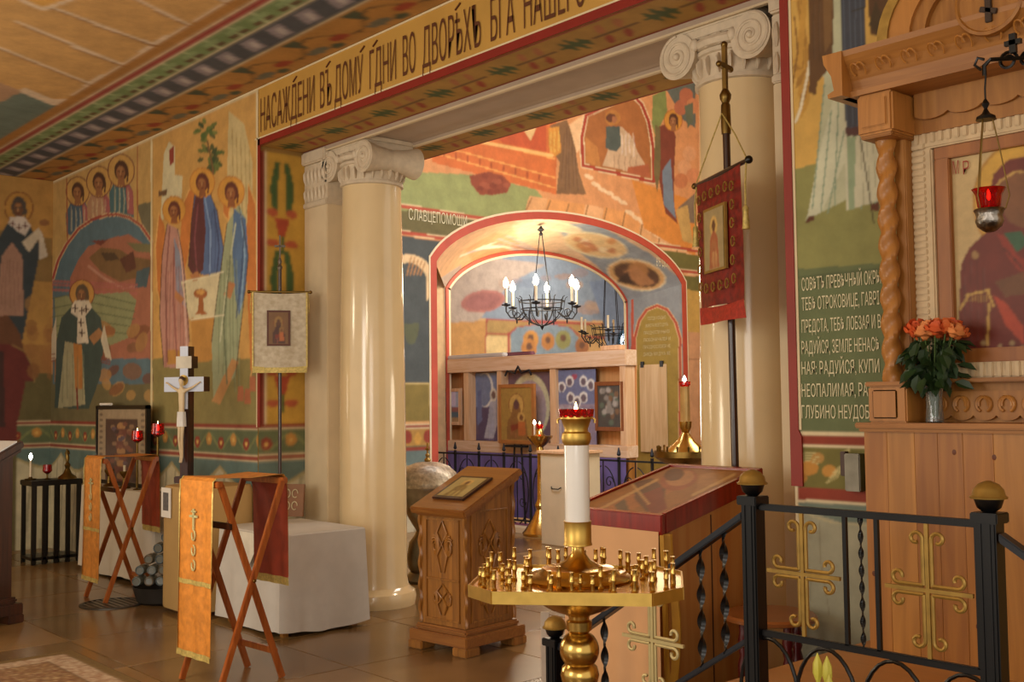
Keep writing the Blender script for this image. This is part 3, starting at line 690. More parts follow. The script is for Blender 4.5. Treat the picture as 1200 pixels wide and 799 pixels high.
# painted town with orange hall, green hill
pan(D, [(460, 60), (840, -20), (840, 330), (460, 330)], 'd9945a')
pan(D, [(460, 200), (560, 205), (628, 222), (640, 236), (660, 240), (560, 262), (540, 256), (460, 246)], '8f9a5c')
pan(D, [(506, 150), (652, 120), (652, 228), (506, 190)], 'd0692a')
for a, b in (((506, 168), (650, 208)), ((506, 178), (650, 220)), ((548, 162), (650, 186))): D.ln([a, b], 1.8, 'eba24e')
pan(D, [(580, 160), (640, 144), (640, 178), (590, 168)], 'c24e22'); D.ln([(560, 166), (648, 182)], 3.4, 'f0b868'); pan(D, [(612, 150), (630, 146), (622, 165)], 'e0b878')
for k in range(9): D.ln([(520+k*14, 176+k*3.6), (520+k*14, 182+k*3.6)], 2, 'a84a1e')
pan(D, [(550, 206), (572, 201), (590, 206), (599, 216), (594, 226), (576, 229), (562, 228), (552, 216)], '8a3a24')
for k in range(14): D.ell(random.uniform(556, 594), random.uniform(205, 226), 4, 3, random.choice(['7a2c1c', '9c4a30']))
pan(D, [(645, 147), (664, 140), (672, 160), (678, 200), (687, 228), (652, 227), (656, 190), (645, 175)], '7c5a38'); D.folds(655, 150, 680, 226, 5, 1.4, '543a24', .4)
pan(D, [(643, 150), (655, 148), (658, 178), (650, 184), (643, 172)], 'd08a2c'); D.folds(643, 150, 656, 180, 3, 1.2, 'e8b850')
pan(D, [(667, 146), (684, 134), (682, 170), (676, 180)], 'efc08a')
# masonry-like painted rocks round the arch
for k in range(9):
    x = 620+k*22; pan(D, [(x, 230+k*3), (x+22, 232+k*4), (x+18, 262+k*9), (x-6, 252+k*7)], random.choice(['e8ad74', 'e29a54', 'eeb884', 'e0a468'])); D.ln([(x+3, 232+k*3), (x-6, 252+k*8)], 1.5, '9a6a38')
for k in range(12): D.ell(690+k*8, 206+k*7+random.uniform(-4, 4), 6, 2.4, 'f4d4a4', .8, .4)
pan(D, [(740, 210), (815, 236), (815, 300), (790, 288), (755, 268)], 'dd8a30')
# niche with seated figure
ni = [(683, 194), (682, 160), (687, 135), (740, 110), (752, 122), (760, 142), (765, 170), (766, 213)]
pan(D, ni, 'a8642c'); pan(D, [(686, 190), (686, 160), (700, 172), (704, 196)], 'c07c38')
pan(D, [(716, 150), (728, 148), (740, 160), (748, 180), (758, 196), (744, 204), (726, 198), (706, 194), (712, 178)], 'cdab84')
pan(D, [(710, 148), (726, 148), (728, 170), (722, 178), (710, 174)], '3c5450'); D.ell(718, 138, 9, 9, 'b87830'); D.ell(716, 138, 6, 5, '5a2c1c'); D.ell(720, 140, 3, 4, 'a86840')
D.folds(716, 180, 750, 200, 5, 1.5, '8f6c4c'); pan(D, [(736, 196), (760, 192), (762, 208), (734, 204)], 'b05a34'); D.folds(726, 152, 744, 184, 4, 1.3, 'e8d4b0')
D.ln(ni+[ni[0]], 5.4, 'eed8a6'); D.ln(ni+[ni[0]], 3.6, 'a8301e')
# standing figures
pan(D, [(765, 112), (780, 104), (782, 130), (768, 160), (764, 145)], '7c8c48'); pan(D, [(780, 104), (815, 96), (815, 150), (800, 140), (790, 120)], '5a6a62')
pan(D, [(772, 148), (786, 144), (792, 160), (790, 200), (790, 240), (794, 262), (780, 250), (772, 210), (770, 170)], '7a3224'); pan(D, [(776, 200), (786, 186), (790, 240), (792, 256), (778, 240)], '6f8494')
pan(D, [(768, 146), (774, 150), (774, 200), (770, 226), (766, 200)], '6a6038'); D.halo(789, 141, 11, 'd8922c', 'a85a1c', .85)
for x, y in ((804, 112), (812, 124), (798, 126), (808, 180), (802, 196), (812, 206), (798, 212)): D.ell(x, y, 8, 9, random.choice(['d88a58', 'e0a06c', 'c87848', 'bd6c4a']))
pan(D, [(802, 124), (812, 120), (812, 142), (806, 150)], '5c6c54'); pan(D, [(794, 244), (815, 226), (815, 262), (800, 258)], '7c6c58')
pan(D, [(792, 246), (806, 240), (812, 286), (800, 282)], 'caa258')
# inscription bands flanking the arch and dark teal panel on the left
D.ln([(470, 241), (560, 255.5), (580, 258)], 5.6, 'e6cc98'); D.ln([(470, 241), (560, 255.5), (580, 258)], 4, 'b2402a')
pan(D, [(470, 246), (500, 249), (566, 260), (540, 279), (470, 270)], '5e5c34'); D.ln([(470, 272), (532, 281)], 5.4, 'e6cc98'); D.ln([(470, 272), (532, 281)], 3.8, 'b2402a')
pan(D, [(470, 276), (530, 285), (508, 302), (508, 450), (470, 450)], '33494c')
D.ell(482, 380, 9, 24, '4c5a40'); D.ring(478, 330, 22, 32, 'e2c08c'); pan(D, [(460, 340), (500, 330), (500, 378), (460, 380)], '33494c')
for k in range(5): D.ln([(482+k*4, 300+k*2), (477+k*4, 322)], 1.6, 'b07a44')
pan(D, [(470, 449), (506, 449), (506, 494), (470, 494)], '7c6c2c'); D.ln([(470, 449), (506, 449)], 1.6, 'd8bc74')
D.ln([(503, 449), (503, 492)], 1, 'd8bc74')
D.ln([(752, 284), (830, 296)], 5, 'e6cc98'); D.ln([(752, 284), (830, 296)], 3.4, 'b2402a')
pan(D, [(764, 291), (830, 301), (830, 318), (792, 314)], '66662e'); D.ln([(790, 316), (830, 321)], 5, 'e6cc98'); D.ln([(790, 316), (830, 321)], 3.4, 'b2402a')
pan(D, [(796, 322), (830, 325), (830, 346), (803, 338)], '66662e')
pan(D, [(801, 338), (830, 344), (830, 600), (801, 600)], 'c9a04a'); pan(D, [(801, 388), (830, 390), (830, 600), (801, 600)], 'd09a6c'); D.ln([(800, 420), (830, 422)], 1.4, '9c6a48')
dado(D, one & (D.U < JL), D.U, D.V, (1.24, 1.19, .98, .93)); D.where((D.U < JL) & (D.V < 1.19) & (D.V > .98) & (D.V > .985), 'b08438')
D.where(((D.U-7.75)/.07)**2+((D.V-1.09)/.08)**2 < 1, '8c2a1c'); D.where(((D.U-7.6)/.05)**2+((D.V-1.07)/.07)**2 < 1, 'd09a3a'); D.where(((D.U-7.45)/.07)**2+((D.V-1.09)/.08)**2 < 1, '8c2a1c')
D.build('mural', None, wa, 'painted buildings, niche figure and robed figures around the arch')
a = onX(479, 262, XA+.01); b = onX(556, 273, XA+.01)
text('СЛАВЦЕПОМОЩИ', (XA+.008, a[1], 3.625), (0, 1, 0), (0, 0, 1), .135, (b[1]-a[1])*.88, text_cream, wa)
a = onX(769, 301, XA+.01); text('ВЪ ДОМЪ', (XA+.008, a[1], 3.40), (0, 1, 0), (0, 0, 1), .12, .36, text_cream, wa)
# red raised border on the arch edge
for w0, w1, mt_, lf in ((-.02, .075, redtrim2, .014), (.075, .10, creamline, .011)):
    m2 = MB(); vs = []; fs = []
    L = [(JL, 0.0)]+ap+[(JR, 0.0)]; n = len(L); cy = YC
    for i, (y, z) in enumerate(L):
        if i in (0, n-1): nn = (-1 if i == 0 else 1, 0)
        else:
            t1 = Vector((L[i+1][0]-L[i-1][0], L[i+1][1]-L[i-1][1])).normalized(); nn = (-t1[1], t1[0])
            if i == 1: nn = (-.93, .5)
            if i == n-2: nn = (.93, .5)
        for w in (w0, w1):
            for xx in (XA+.002, XA+lf): vs.append((xx, y+nn[0]*w, z+nn[1]*w))
    for i in range(n-1):
        k = i*4
        for a_, b_ in ((0, 1), (1, 3), (3, 2), (2, 0)): fs.append((k+a_, k+b_, k+4+b_, k+4+a_))
    m2.add(vs, fs).build('arch_border', mt_, wa, smooth=False)

# ---- painted passage vault between the arch and the inner arch -------------------
XI = -11.4; KL, KR, KZ, KR_ = 8.88, 12.42, 2.80, 0.86
n = 120; mV = 44
Pv = []
outer = [(y, float(arch_z(y, rise=RISE))) for y in [JL+(JR-JL)*(1-math.cos(PI*i/(n-1)))/2 for i in range(n)]]
inner = [(y, float(arch_z(y, KL, KR, KZ+.2, KR_))) for y in [KL+(KR-KL)*(1-math.cos(PI*i/(n-1)))/2 for i in range(n)]]
for j in range(mV):
    t = j/(mV-1)
    for i in range(n): Pv.append((XA+(XI-XA)*t, outer[i][0]*(1-t)+inner[i][0]*t, outer[i][1]*(1-t)+inner[i][1]*t))
Vt = Canvas(np.array(Pv), n, mV, 'e6c39c')
pan(Vt, [(500, 300), (530, 280), (560, 265), (600, 256), (640, 300), (600, 310), (560, 330), (530, 370), (510, 420), (500, 420)], 'e2ac78')
for pts, c in (([(545, 292), (580, 272), (640, 290), (620, 300), (560, 318)], 'd99a60'), ([(510, 330), (540, 310), (548, 334), (512, 336)], 'b8a498'), ([(600, 262), (660, 272), (700, 286), (650, 292), (610, 290)], 'ecc69c')):
    pan(Vt, pts, c)
for k in range(7): Vt.ln([(540+k*9, 300-k*4), (580+k*9, 284+k*2), (612+k*6, 298)], 2, random.choice(['f2dcc0', 'c08a68', 'b9a4a4']))
pan(Vt, [(648, 262), (700, 262), (760, 296), (802, 330), (802, 350), (740, 360), (700, 312), (672, 290)], '93a0ac')
for cx, cy, rx, ry, c in ((698, 287, 38, 14, 'eac890'), (746, 322, 35, 18, 'e0b070'), (652, 265, 30, 6, 'e8c8a0')):
    Vt.ell(cx, cy, rx, ry, 'f0e0b8', 1, .2); Vt.ell(cx, cy, rx-2, ry-2, c, 1, .2)
for k in range(16): Vt.ell(698+random.uniform(-22, 22), 287+random.uniform(-7, 7), 5, 3, random.choice(['d89458', 'f2dfb8', 'c87c50']), .9)
Vt.ell(746, 322, 28, 13, '5e4030', 1, .25); Vt.ell(748, 316, 12, 9, 'b8824c', 1, .25); pan(Vt, [(730, 318), (746, 312), (768, 332), (750, 336)], 'c08858'); pan(Vt, [(722, 330), (736, 318), (742, 334)], '3c2c28')
Vt.build('mural', None, wa, 'painted medallions under the arch vault'); 
for sgn, mt_, w0, w1 in ((0, redtrim2, 0.0, .045), (0, creamline, .045, .075)):
    m2 = MB(); vs = []; fs = []; L = [(KL, 0.0)]+inner[::3]+[inner[-1], (KR, 0.0)]; nL = len(L)
    for i, (y, z) in enumerate(L):
        if i in (0, nL-1): nn = (1 if i == 0 else -1, 0)
        else:
            t1 = Vector((L[i+1][0]-L[i-1][0], L[i+1][1]-L[i-1][1]))
            t1 = t1.normalized() if t1.length > 1e-6 else Vector((0, -1)); nn = (t1[1], -t1[0])
        for w in (w0, w1):
            for xx in (XI, XI+.02): vs.append((xx, y-nn[0]*w*(-1), z+nn[1]*w))
    for i in range(nL-1):
        k = i*4
        for a_, b_ in ((0, 1), (1, 3), (3, 2), (2, 0)): fs.append((k+a_, k+b_, k+4+b_, k+4+a_))
    m2.add(vs, fs).build('inner_arch_border', mt_, wa, smooth=False)
# left inner jamb, right reveal
struct(bx('trim_1', mat('warm_plaster', 'dcb888', .6), (XI-.14, JL-.8, 0), (XI-.01, KL, 4.2)))
P, nu, nv, U, V = grid((XA, JR-.004, 0), (-1, 0, 0), (0, 0, 1), XA-XI, 3.3, .012)
Q = Canvas(P, nu, nv, '8f9aa4')
o_ = [(744, 600), (744, 395), (749, 376), (758, 363), (770, 358), (782, 363), (792, 378), (797, 396), (797, 600)]
pan(Q, o_, 'a8903e'); Q.ln(o_, 4.4, 'eed4a4'); Q.ln(o_, 3, 'c2523a'); Q.ln([(741, 330), (741, 600)], 3, 'c2523a')
wrev = struct(bx('wall_reveal', ochre_wall, (XI, JR+.006, -.1), (XA-.01, JR+.4, 4.6)))
Q.build('mural', None, wrev, 'olive arched panel on the reveal')
for i, (s_, w_) in enumerate((('ГОСПОДИ И ВЛАДЫКО', .5), ('ЖИВОТА МОЕГО ДУХЪ', .62), ('ПРАЗДНОСТИ УНЫНІЯ', .7), ('ЛЮБОНАЧАЛІЯ И', .74), ('ПРАЗДНОСЛОВІЯ НЕ', .74), ('ДАЖДЬ МИ ДУХЪ ЖЕ', .74))):
    a = onY(770, 372+i*8.4, JR); text(s_, (a[0]-w_*.36, JR-.007, a[2]-.03), (1, 0, 0), (0, 0, 1), .052, w_*.72, text_cream, wrev, lift=.003)

# ---- far room beyond the inner arch ------------------------------------------------
XF = -14.6
wf = struct(bx('wall_end', ochre_wall, (XF-.3, 6.2, -.1), (XF, 18, 6)))
P, nu, nv, U, V = grid((XF+.004, 10.0, 0), (0, 1, 0), (0, 0, 1), 7.4, 5.0, .025)
K = Canvas(P, nu, nv, 'd8a868')
pan(K, [(500, 200), (800, 200), (800, 378), (500, 372)], '8494a4')
pan(K, [(500, 300), (570, 300), (640, 310), (600, 330), (560, 376), (500, 400)], 'b8a494')
for k in range(20): K.ell(random.uniform(590, 735), random.uniform(318, 372), random.uniform(6, 16), random.uniform(3, 8), random.choice(['9a8a8c', '8090a0', 'b89a84', '6f7f92', 'a88878']), .7)
K.ell(566, 353, 26, 13, 'b06a60', 1, -.15); K.ell(566, 353, 21, 10, '9c5c58', 1, -.15)
pan(K, [(522, 378), (570, 376), (570, 430), (522, 430)], 'c89048')
pan(K, [(570, 374), (712, 380), (712, 400), (570, 394)], 'b08c4c'); K.ln([(570, 374), (712, 380)], 2.4, 'a83a34'); K.ln([(570, 391), (598, 391), (604, 384), (640, 378), (668, 384), (680, 394), (712, 396)], 2, 'a83a34'); K.ln([(570, 374), (570, 430)], 2.4, 'a83a34')
pan(K, [(598, 430), (598, 392), (606, 384), (640, 379), (668, 384), (678, 396), (678, 430)], '8094a0'); pan(K, [(570, 394), (596, 394), (596, 430), (570, 430)], 'e0c080'); K.ln([(596, 392), (596, 430)], 2, 'a83a34')
for x, y, r, c in ((622, 398, 9, 'cc8c3a'), (642, 400, 8, 'c07c38'), (660, 398, 9, '8f8c50'), (682, 406, 8, 'a8683a'), (620, 408, 9, 'c8823a')): K.ell(x, y, r, r+2, c); K.ell(x, y-2, r*.4, r*.5, '6a4430')
pan(K, [(690, 330), (760, 320), (760, 430), (712, 430), (708, 380)], '7488a4')
K.build('mural', None, wf, 'blue painted vault scene in the far room')
fw = thing('tall_window', 'bright arched window at the far right end of the inner room', 'window', (XF+.02, 0, 0))
p0 = onX(731.5, 398, XF); yw = p0[1]
fr = MB(); ring = [(yw+.21*math.cos(a), 2.62+.24*math.sin(a)) for a in np.linspace(0, PI, 13)]
fr.prism([(yw+.21, 2.0)]+ring+[(yw-.21, 2.0)], 0, .04, 'X'); fr.build('frame', mat('window_frame', '3c6a86', .5), fw, smooth=False)
for y0, y1 in ((yw-.17, yw-.012), (yw+.012, yw+.17)):
    pn = MB(); pp = [(y0, 2.04), (y1, 2.04)]+[(y, 2.6+.2*math.sqrt(max(0, 1-((y-yw)/.19)**2))) for y in np.linspace(y1, y0, 6)]
    pn.prism(pp, .041, .05, 'X'); pn.build('pane', daypane, fw, smooth=False)
struct(bx('ceiling.001', mat('vault_plaster', 'c8b090', .7), (XF-.3, 6.2, 4.9), (XI, 18, 5.0)))
struct(bx('ceiling.002', mat('hall_ceiling', 'd8b080', .7), (XA-.3, WB-.2, 7.5), (3.5, 14.2, 7.6)))
struct(bx('wall_hall_end', ochre_wall, (XA-.3, 14.2, -.1), (3.5, 14.5, 7.6)))
struct(bx('wall_inner_right', ochre_wall, (XF, 17.7, -.1), (XI-.01, 18, 5)))
struct(bx('wall_inner_left', ochre_wall, (XF, 6.2, -.1), (XI-.01, 6.5, 5)))
carpet = mat('lilac_carpet', '8a4a6a', 0.8, 0, 'plain', .15, 8)

# ================================================================== THINGS
def lcl(root, P):
    return tuple((pmat(root).inverted() @ Vector(P)))
def icon_canvas(name, root, w, h, res, base, fn, loc, rot=None, mt=None, th=.004):
    """small painted panel, own (u,v) frame in cm-free units 0..1"""
    P, nu, nv, U, V = grid((-w/2, 0, 0), (1, 0, 0), (0, 0, 1), w, h, res)
    c = Canvas(P, nu, nv, base); c.x = U/w; c.y = 1-V/h; fn(c)
    o = c.build(name, mt or GLOSSICON, None); o.parent = root; o.location = loc
    if rot: o.rotation_euler = rot
    return o
def madonna(c, bg='c8983c', robe='5e1c16', face='5c3620', halo='d8aa40'):
    c.where((c.x > -1), bg); c.ell(.5, .33, .25, .22, '7c3a20'); c.ell(.5, .33, .235, .205, halo)
    c.poly([(.18, 1), (.2, .66), (.34, .5), (.4, .3), (.5, .2), (.6, .3), (.66, .48), (.82, .62), (.86, 1)], robe)
    c.ell(.5, .32, .09, .1, face); c.ell(.66, .56, .12, .1, halo); c.ell(.66, .57, .06, .06, '7a4a2a')
    c.poly([(.56, .64), (.76, .64), (.8, .9), (.56, .92)], 'b8642c'); c.poly([(.3, .72), (.56, .68), (.56, .78), (.34, .84)], '7c2a1c'); c.folds(.28, .6, .5, .98, 4, .012, '9a4430', .3)
def saintpic(c, bg='b08a4a', robe='6a4030'):
    c.where((c.x > -1), bg); c.ell(.5, .28, .2, .16, 'd8b060'); c.ell(.5, .28, .09, .1, '6a4028')
    c.poly([(.24, 1), (.3, .5), (.42, .38), (.58, .38), (.7, .5), (.76, 1)], robe); c.folds(.32, .5, .68, .98, 5, .02, 'c8a060', .3)

# ---- kiot: plank cabinet, carved surround, icon ---------------------------------
KX0, KX1, KY = -2.15, -1.06, 3.6
PZ = .57
kt = thing('icon_cabinet', 'tall pine icon shrine with plank cabinet, twisted columns and carved arched cornice', 'shrine', (KX0, KY, PZ))
def KB(name, mt, a, b, bev=.004, parent=None): return MB().box(a[0]-KX0, a[1]-KY, a[2]-PZ, b[0]-KX0, b[1]-KY, b[2]-PZ).build(name, mt, parent or kt, bev)
KB('carcass', pine_dark, (KX0+.006, KY+.02, PZ), (KX1-.006, WY-.01, 1.385))
xs = [KX0]
while xs[-1] < KX1-.06: xs.append(min(KX1, xs[-1]+random.choice([.072, .09, .085, .105])))
pinev = [mat('pine_plank_%s' % n, c, .4, 0, 'wood', scale=s, h2=c2, coat=.2) for n, c, c2, s in (('a', 'b07430', '985f24', 2.2), ('b', 'a66c2c', '8f5822', 2.8), ('c', 'ba8038', '9e682a', 2.0))]
knotm = mat('knot', '6a3416', .5)
for i, (a, b) in enumerate(zip(xs[:-1], xs[1:])):
    pk = MB().box(a-KX0+.0003, 0, 0, b-KX0-.0003, .02, 1.384-PZ).build('plank', pinev[(i*2+i//3) % 3], kt, .0009, seg=1)
    for z in (random.uniform(.1, .4), random.uniform(.45, .75)):
        if random.random() < .6: MB().sphere((0, 0, 0), .0075, 10, 5, (1, .1, 1.3)).build('knot', knotm, pk, loc=(random.uniform(a, b)-KX0, -.0005, z))
KB('top_board', pine_x, (KX0-.02, KY-.03, 1.385), (KX1+.02, WY-.005, 1.405)); KB('top_moulding', pine_x, (KX0-.012, KY-.018, 1.372), (KX1+.012, WY-.008, 1.386))
for sx, x0 in ((0, KX0+.02), (1, KX1-.17)):
    KB('pedestal', pine, (x0, KY+.0, 1.405), (x0+.15, KY+.2, 1.535), .006); KB('pedestal_cap', pine_x, (x0-.008, KY-.008, 1.535), (x0+.158, KY+.2, 1.552))
    KB('pedestal_panel', pine, (x0+.02, KY-.006, 1.42), (x0+.115, KY+.002, 1.522))
    # rope-twisted column
    n_ = 14; seg = 70; vs = []; fs = []
    cx = x0+.062; cy = KY+.07
    for i in range(seg+1):
        z = 1.552+(2.455-1.552)*i/seg
        for k in range(n_):
            a = 2*PI*k/n_; r = .032+.006*math.cos(2*(a-i*.42)); vs.append((cx-KX0+r*math.cos(a), cy-KY+r*math.sin(a), z-PZ))
    for i in range(seg):
        for k in range(n_): a = i*n_+k; b = i*n_+(k+1) % n_; fs.append((a, b, b+n_, a+n_))
    MB().add(vs, fs).build('twisted_column', pine, kt)
    KB('side_post', pine_dark, ((x0+.075, x0-.015)[sx], KY+.10, 1.552), ((x0+.12, x0+.03)[sx], KY+.2, 2.46))
    KB('capital_block', pine, (x0-.0, KY-.02, 2.45), (x0+.14, KY+.2, 2.60), .008); KB('capital_foot', pine_x, (x0+.008, KY-.012, 2.438), (x0+.132, KY+.2, 2.452))
    KB('capital_panel', pine, (x0+.02, KY-.027, 2.475), (x0+.12, KY-.018, 2.58))
# scalloped lower and upper carved friezes
def scallop(z0, z1, x0, x1, y, n, mt):
    mb = MB(); pts = [(x0-KX0, z1-PZ)]
    for i in range(n*8+1):
        x = x0+(x1-x0)*i/(n*8); pts.append((x-KX0, z0-PZ+.018*(1-abs(math.sin(PI*i/8))**.6)))
    pts.append((x1-KX0, z1-PZ)); mb.prism(pts, y-KY, y-KY+.015, 'Y'); return mb.build('carved_frieze', mt, kt, smooth=False)
f1 = scallop(1.412, 1.515, KX0+.18, KX1-.18, KY+.14, 9, pine_dark)
f2 = scallop(2.50, 2.60, KX0+.17, KX1-.17, KY+.12, 6, pine_dark)
for i in range(9):
    x = KX0+.18+(KX1-KX0-.36)*(i+.5)/9
    for s_ in (-1, 1):
        pts = [(x-KX0+s_*(.004+.022*math.cos(t)), .134, 1.462-PZ+.026*math.sin(t)+.006) for t in np.linspace(-1.2, 3.4, 10)]
        MB().tube(pts, .0055, 5).build('carved_leaf', pine, kt)
KB('frieze_backing', pine_dark, (KX0+.17, KY+.158, 1.405), (KX1-.17, WY-.01, 1.56), 0)
KB('lower_ledge', pine_x, (KX0+.16, KY+.10, 1.545), (KX1-.16, WY-.01, 1.56), .004)
KB('upper_backing', pine_dark, (KX0+.12, KY+.138, 2.455), (KX1-.12, WY-.01, 2.62), 0); KB('back_panel', pine_dark, (KX0+.10, KY+.206, 1.41), (KX1-.10, WY-.012, 2.5), 0)
# carved whitish surround with a beaded look
sur = mat('carved_limewood', 'dcc096', .5, 0, 'plain', .12, 12, bump=.3)
SX0, SX1, SZ0, SZ1 = KX0+.11, KX1-.11, 1.56, 2.49
for (a, b, c, d) in ((SX0, SX1, SZ1-.09, SZ1), (SX0, SX1, SZ0, SZ0+.055), (SX0, SX0+.105, SZ0+.055, SZ1-.09), (SX1-.105, SX1, SZ0+.055, SZ1-.09)):
    KB('carved_surround', sur, (a, KY+.15, c), (b, KY+.2, d), .006)
bead = None
for x in (SX0+.05, SX1-.055):
    for i in range(34):
        z = SZ0+.05+(SZ1-SZ0-.13)*i/33
        if bead is None: o = MB().box(-.026, -.006, -.009, .026, .004, .009).build('carved_notch', sur, kt, .003); bead = o.data
        else: o = bpy.data.objects.new('carved_notch', bead); COL.objects.link(o); o.parent = kt
        o.location = (x-KX0+.004, .149, z-PZ)
for i in range(26):
    for z in (SZ1-.045, SZ0+.028):
        o = bpy.data.objects.new('carved_notch', bead); COL.objects.link(o); o.parent = kt; o.rotation_euler.y = PI/2
        o.location = (SX0+.05+(SX1-SX0-.1)*i/25-KX0, .149, z-PZ)
for (a, b, c, d) in ((SX0+.105, SX1-.105, SZ1-.135, SZ1-.09), (SX0+.105, SX1-.105, SZ0+.055, SZ0+.105), (SX0+.105, SX0+.16, SZ0+.105, SZ1-.135), (SX1-.16, SX1-.105, SZ0+.105, SZ1-.135)):
    KB('icon_frame', mat('icon_frame_wood', 'a8682e', .4, 0, 'wood', scale=2, h2='8f5422'), (a, KY+.165, c), (b, KY+.205, d), .003)
IX0, IX1, IZ0, IZ1 = SX0+.155, SX1-.155, SZ0+.1, SZ1-.13
P, nu, nv, U, V = grid((IX0, KY+.19, IZ0), (1, 0, 0), (0, 0, 1), IX1-IX0, IZ1-IZ0, .005)
I_ = Canvas(P, nu, nv, 'cdb078')
I_.ell(1192, 236, 52, 68, 'b88428'); I_.ell(1192, 236, 49, 65, 'd8a634')
pan(I_, [(1123, 420), (1124, 360), (1126, 310), (1136, 290), (1160, 268), (1170, 250), (1160, 226), (1164, 204), (1180, 188), (1200, 183), (1222, 190), (1236, 212), (1240, 250), (1262, 280), (1290, 300), (1300, 430)], '6a1814')
pan(I_, [(1168, 224), (1176, 210), (1196, 200), (1216, 206), (1222, 230), (1216, 256), (1200, 268), (1182, 260), (1174, 244)], '7c4c2a')
I_.ln([(1163, 226), (1172, 212), (1190, 201), (1214, 202)], 2.4, 'c8a050'); pan(I_, [(1176, 273), (1196, 270), (1206, 284), (1192, 296)], '1f5a40')
pan(I_, [(1168, 274), (1178, 276), (1192, 298), (1220, 320), (1212, 336), (1184, 306)], '8f2418'); I_.ln([(1176, 290), (1200, 316)], 1.4, '2a1010')
for a, b in (((1133, 346), (1158, 340)), ((1125, 362), (1134, 348)), ((1158, 342), (1164, 358)), ((1159, 356), (1157, 404))): I_.ln([a, b], 3, 'c8a04c')
for k in range(8): I_.ln([(1134+k*3.2, 346), (1134+k*3.2, 353)], 1.3, 'a88038')
pan(I_, [(1164, 346), (1180, 356), (1200, 384), (1200, 404), (1178, 380)], 'b43a1c'); pan(I_, [(1166, 330), (1200, 318), (1204, 344), (1178, 348)], '6a4024')
I_.folds(1126, 300, 1156, 415, 4, 1.3, '3c0c0c'); 
for x, y in ((1152, 402), (1172, 406), (1186, 402), (1198, 408)): I_.ell(x, y, 3, 3, 'a08458')
I_.ell(1143, 299, 4, 5, 'a07a48')
I_.build('icon_painting', GLOSSICON, kt, 'painted icon of a red-robed veiled woman on gold')
for s_, xx in (('М', 1118), ('Р', 1130)):
    a = onY(xx, 205, KY+.19); text(s_, (a[0], KY+.186, a[2]), (1, 0, 0), (0, 0, 1), .05, .022, mat('icon_red', '9a2a1c', .6, 0, 'flat'), kt)
# cornice with flared end and arched pediment
cp = [(.0, 2.60), (-.03, 2.60), (-.032, 2.62), (-.012, 2.625), (-.02, 2.66), (-.04, 2.70), (-.07, 2.745), (-.075, 2.765), (0, 2.765)]
mb = MB(); mb.prism([(KY+.2+(p[0]*1.0 if p[0] == 0 else p[0]-.2)-KY, p[1]-PZ) for p in cp]+[(.4, 2.765-PZ), (.4, 2.60-PZ)], -.03, KX1-KX0+.03, 'X')
mb.build('cornice', pine_x, kt, smooth=False)
MB().prism([(0, 2.6-PZ), (-.06, 2.6-PZ), (-.062, 2.615-PZ), (-.035, 2.625-PZ), (-.045, 2.68-PZ), (-.075, 2.73-PZ), (-.08, 2.765-PZ), (0, 2.765-PZ)], -.08, .4, 'Y').build('cornice_return', pine, kt, smooth=False)
for i in range(11):
    x = .05+(KX1-KX0-.1)*i/10
    for s_ in (-1, 1): MB().tube([(x+s_*(.012+.015*math.cos(t)), -.052-.018*math.sin(t), 2.69-PZ+.020*math.sin(t)) for t in np.linspace(-1, 3.2, 9)], .0035, 5).build('carved_leaf', pine, kt)
kc = (KX1-KX0)/2; zb = 2.765-PZ
def archring(r0, r1, y0, y1, name, mt, squash=.74):
    pts = [(kc+r1*math.cos(a), zb+r1*squash*math.sin(a)) for a in np.linspace(0, PI, 25)]+[(kc+r0*math.cos(a), zb+r0*squash*math.sin(a)) for a in np.linspace(PI, 0, 25)]
    MB().prism(pts, y0, y1, 'Y').build(name, mt, kt, smooth=False)
archring(.38, .42, -.05, .3, 'pediment_arch', gilt); archring(.30, .38, -.04, .28, 'pediment_arch', pine); archring(.25, .30, -.025, .25, 'pediment_arch', pine_dark)
MB().prism([(kc+.26*math.cos(a), zb+.26*.74*math.sin(a)) for a in np.linspace(0, PI, 20)], 0, .2, 'Y').build('tympanum', pine_dark, kt, smooth=False)
dz = 2.80-PZ
dk = MB().lathe([(.115, 0), (.115, -.03), (.105, -.034), (.1, -.026), (.0001, -.026)], 36, M=TR(kc, -.045, dz) @ RX(-PI/2) @ RZ(0)).build('round_boss', pine_dark, kt)
cr = MB(); y_ = -.082
for (a, b, c, d) in ((-.011, .011, -.075, .075), (-.045, .045, .02, .042), (-.026, .026, .052, .066)): cr.box(kc+a, y_, dz+c, kc+b, y_+.012, dz+d)
cr.box(-.03, 0, -.009, .03, .012, .009, M=TR(kc, y_, dz-.035) @ RY(.35)); cr.build('dark_cross', mat('cross_dark', '3a2412', .5), kt, .002)

# ---- hanging oil lamp on its bracket ------------------------------------------------
p = onY(1159, 238, 3.32); lp = thing('hanging_oil_lamp', 'red glass oil lamp hanging on chains before the large icon', 'lamp', (p[0], p[1], p[2]-.06))
MB().lathe([(.012, -.03), (.02, -.026), (.036, -.012), (.042, .004), (.038, .02), (.043, .034), (.046, .038), (.043, .042), (.036, .03), (.03, .0)], 20).build('silver_cup', mat('chased_silver', 'a8a098', .3, 1.0, 'plain', .35, 40, bump=.5), lp)
MB().lathe([(.02, .03), (.034, .05), (.038, .085), (.05, .105), (.047, .105), (.035, .085), (.03, .05), (.015, .032)], 12).build('red_glass_cup', redglass, lp)
MB().lathe([(.0005, .068), (.0065, .078), (.005, .09), (.0005, .104)], 8).build('flame', flame, lp)
for k in range(3):
    a = 2*PI*k/3+.4
    MB().tube([(.046*math.cos(a), .046*math.sin(a), .04), (.058*math.cos(a), .058*math.sin(a), .08), (.04*math.cos(a), .04*math.sin(a), .2), (.018*math.cos(a), .018*math.sin(a), .325)], .0022, 5).build('chain', brass_old, lp)
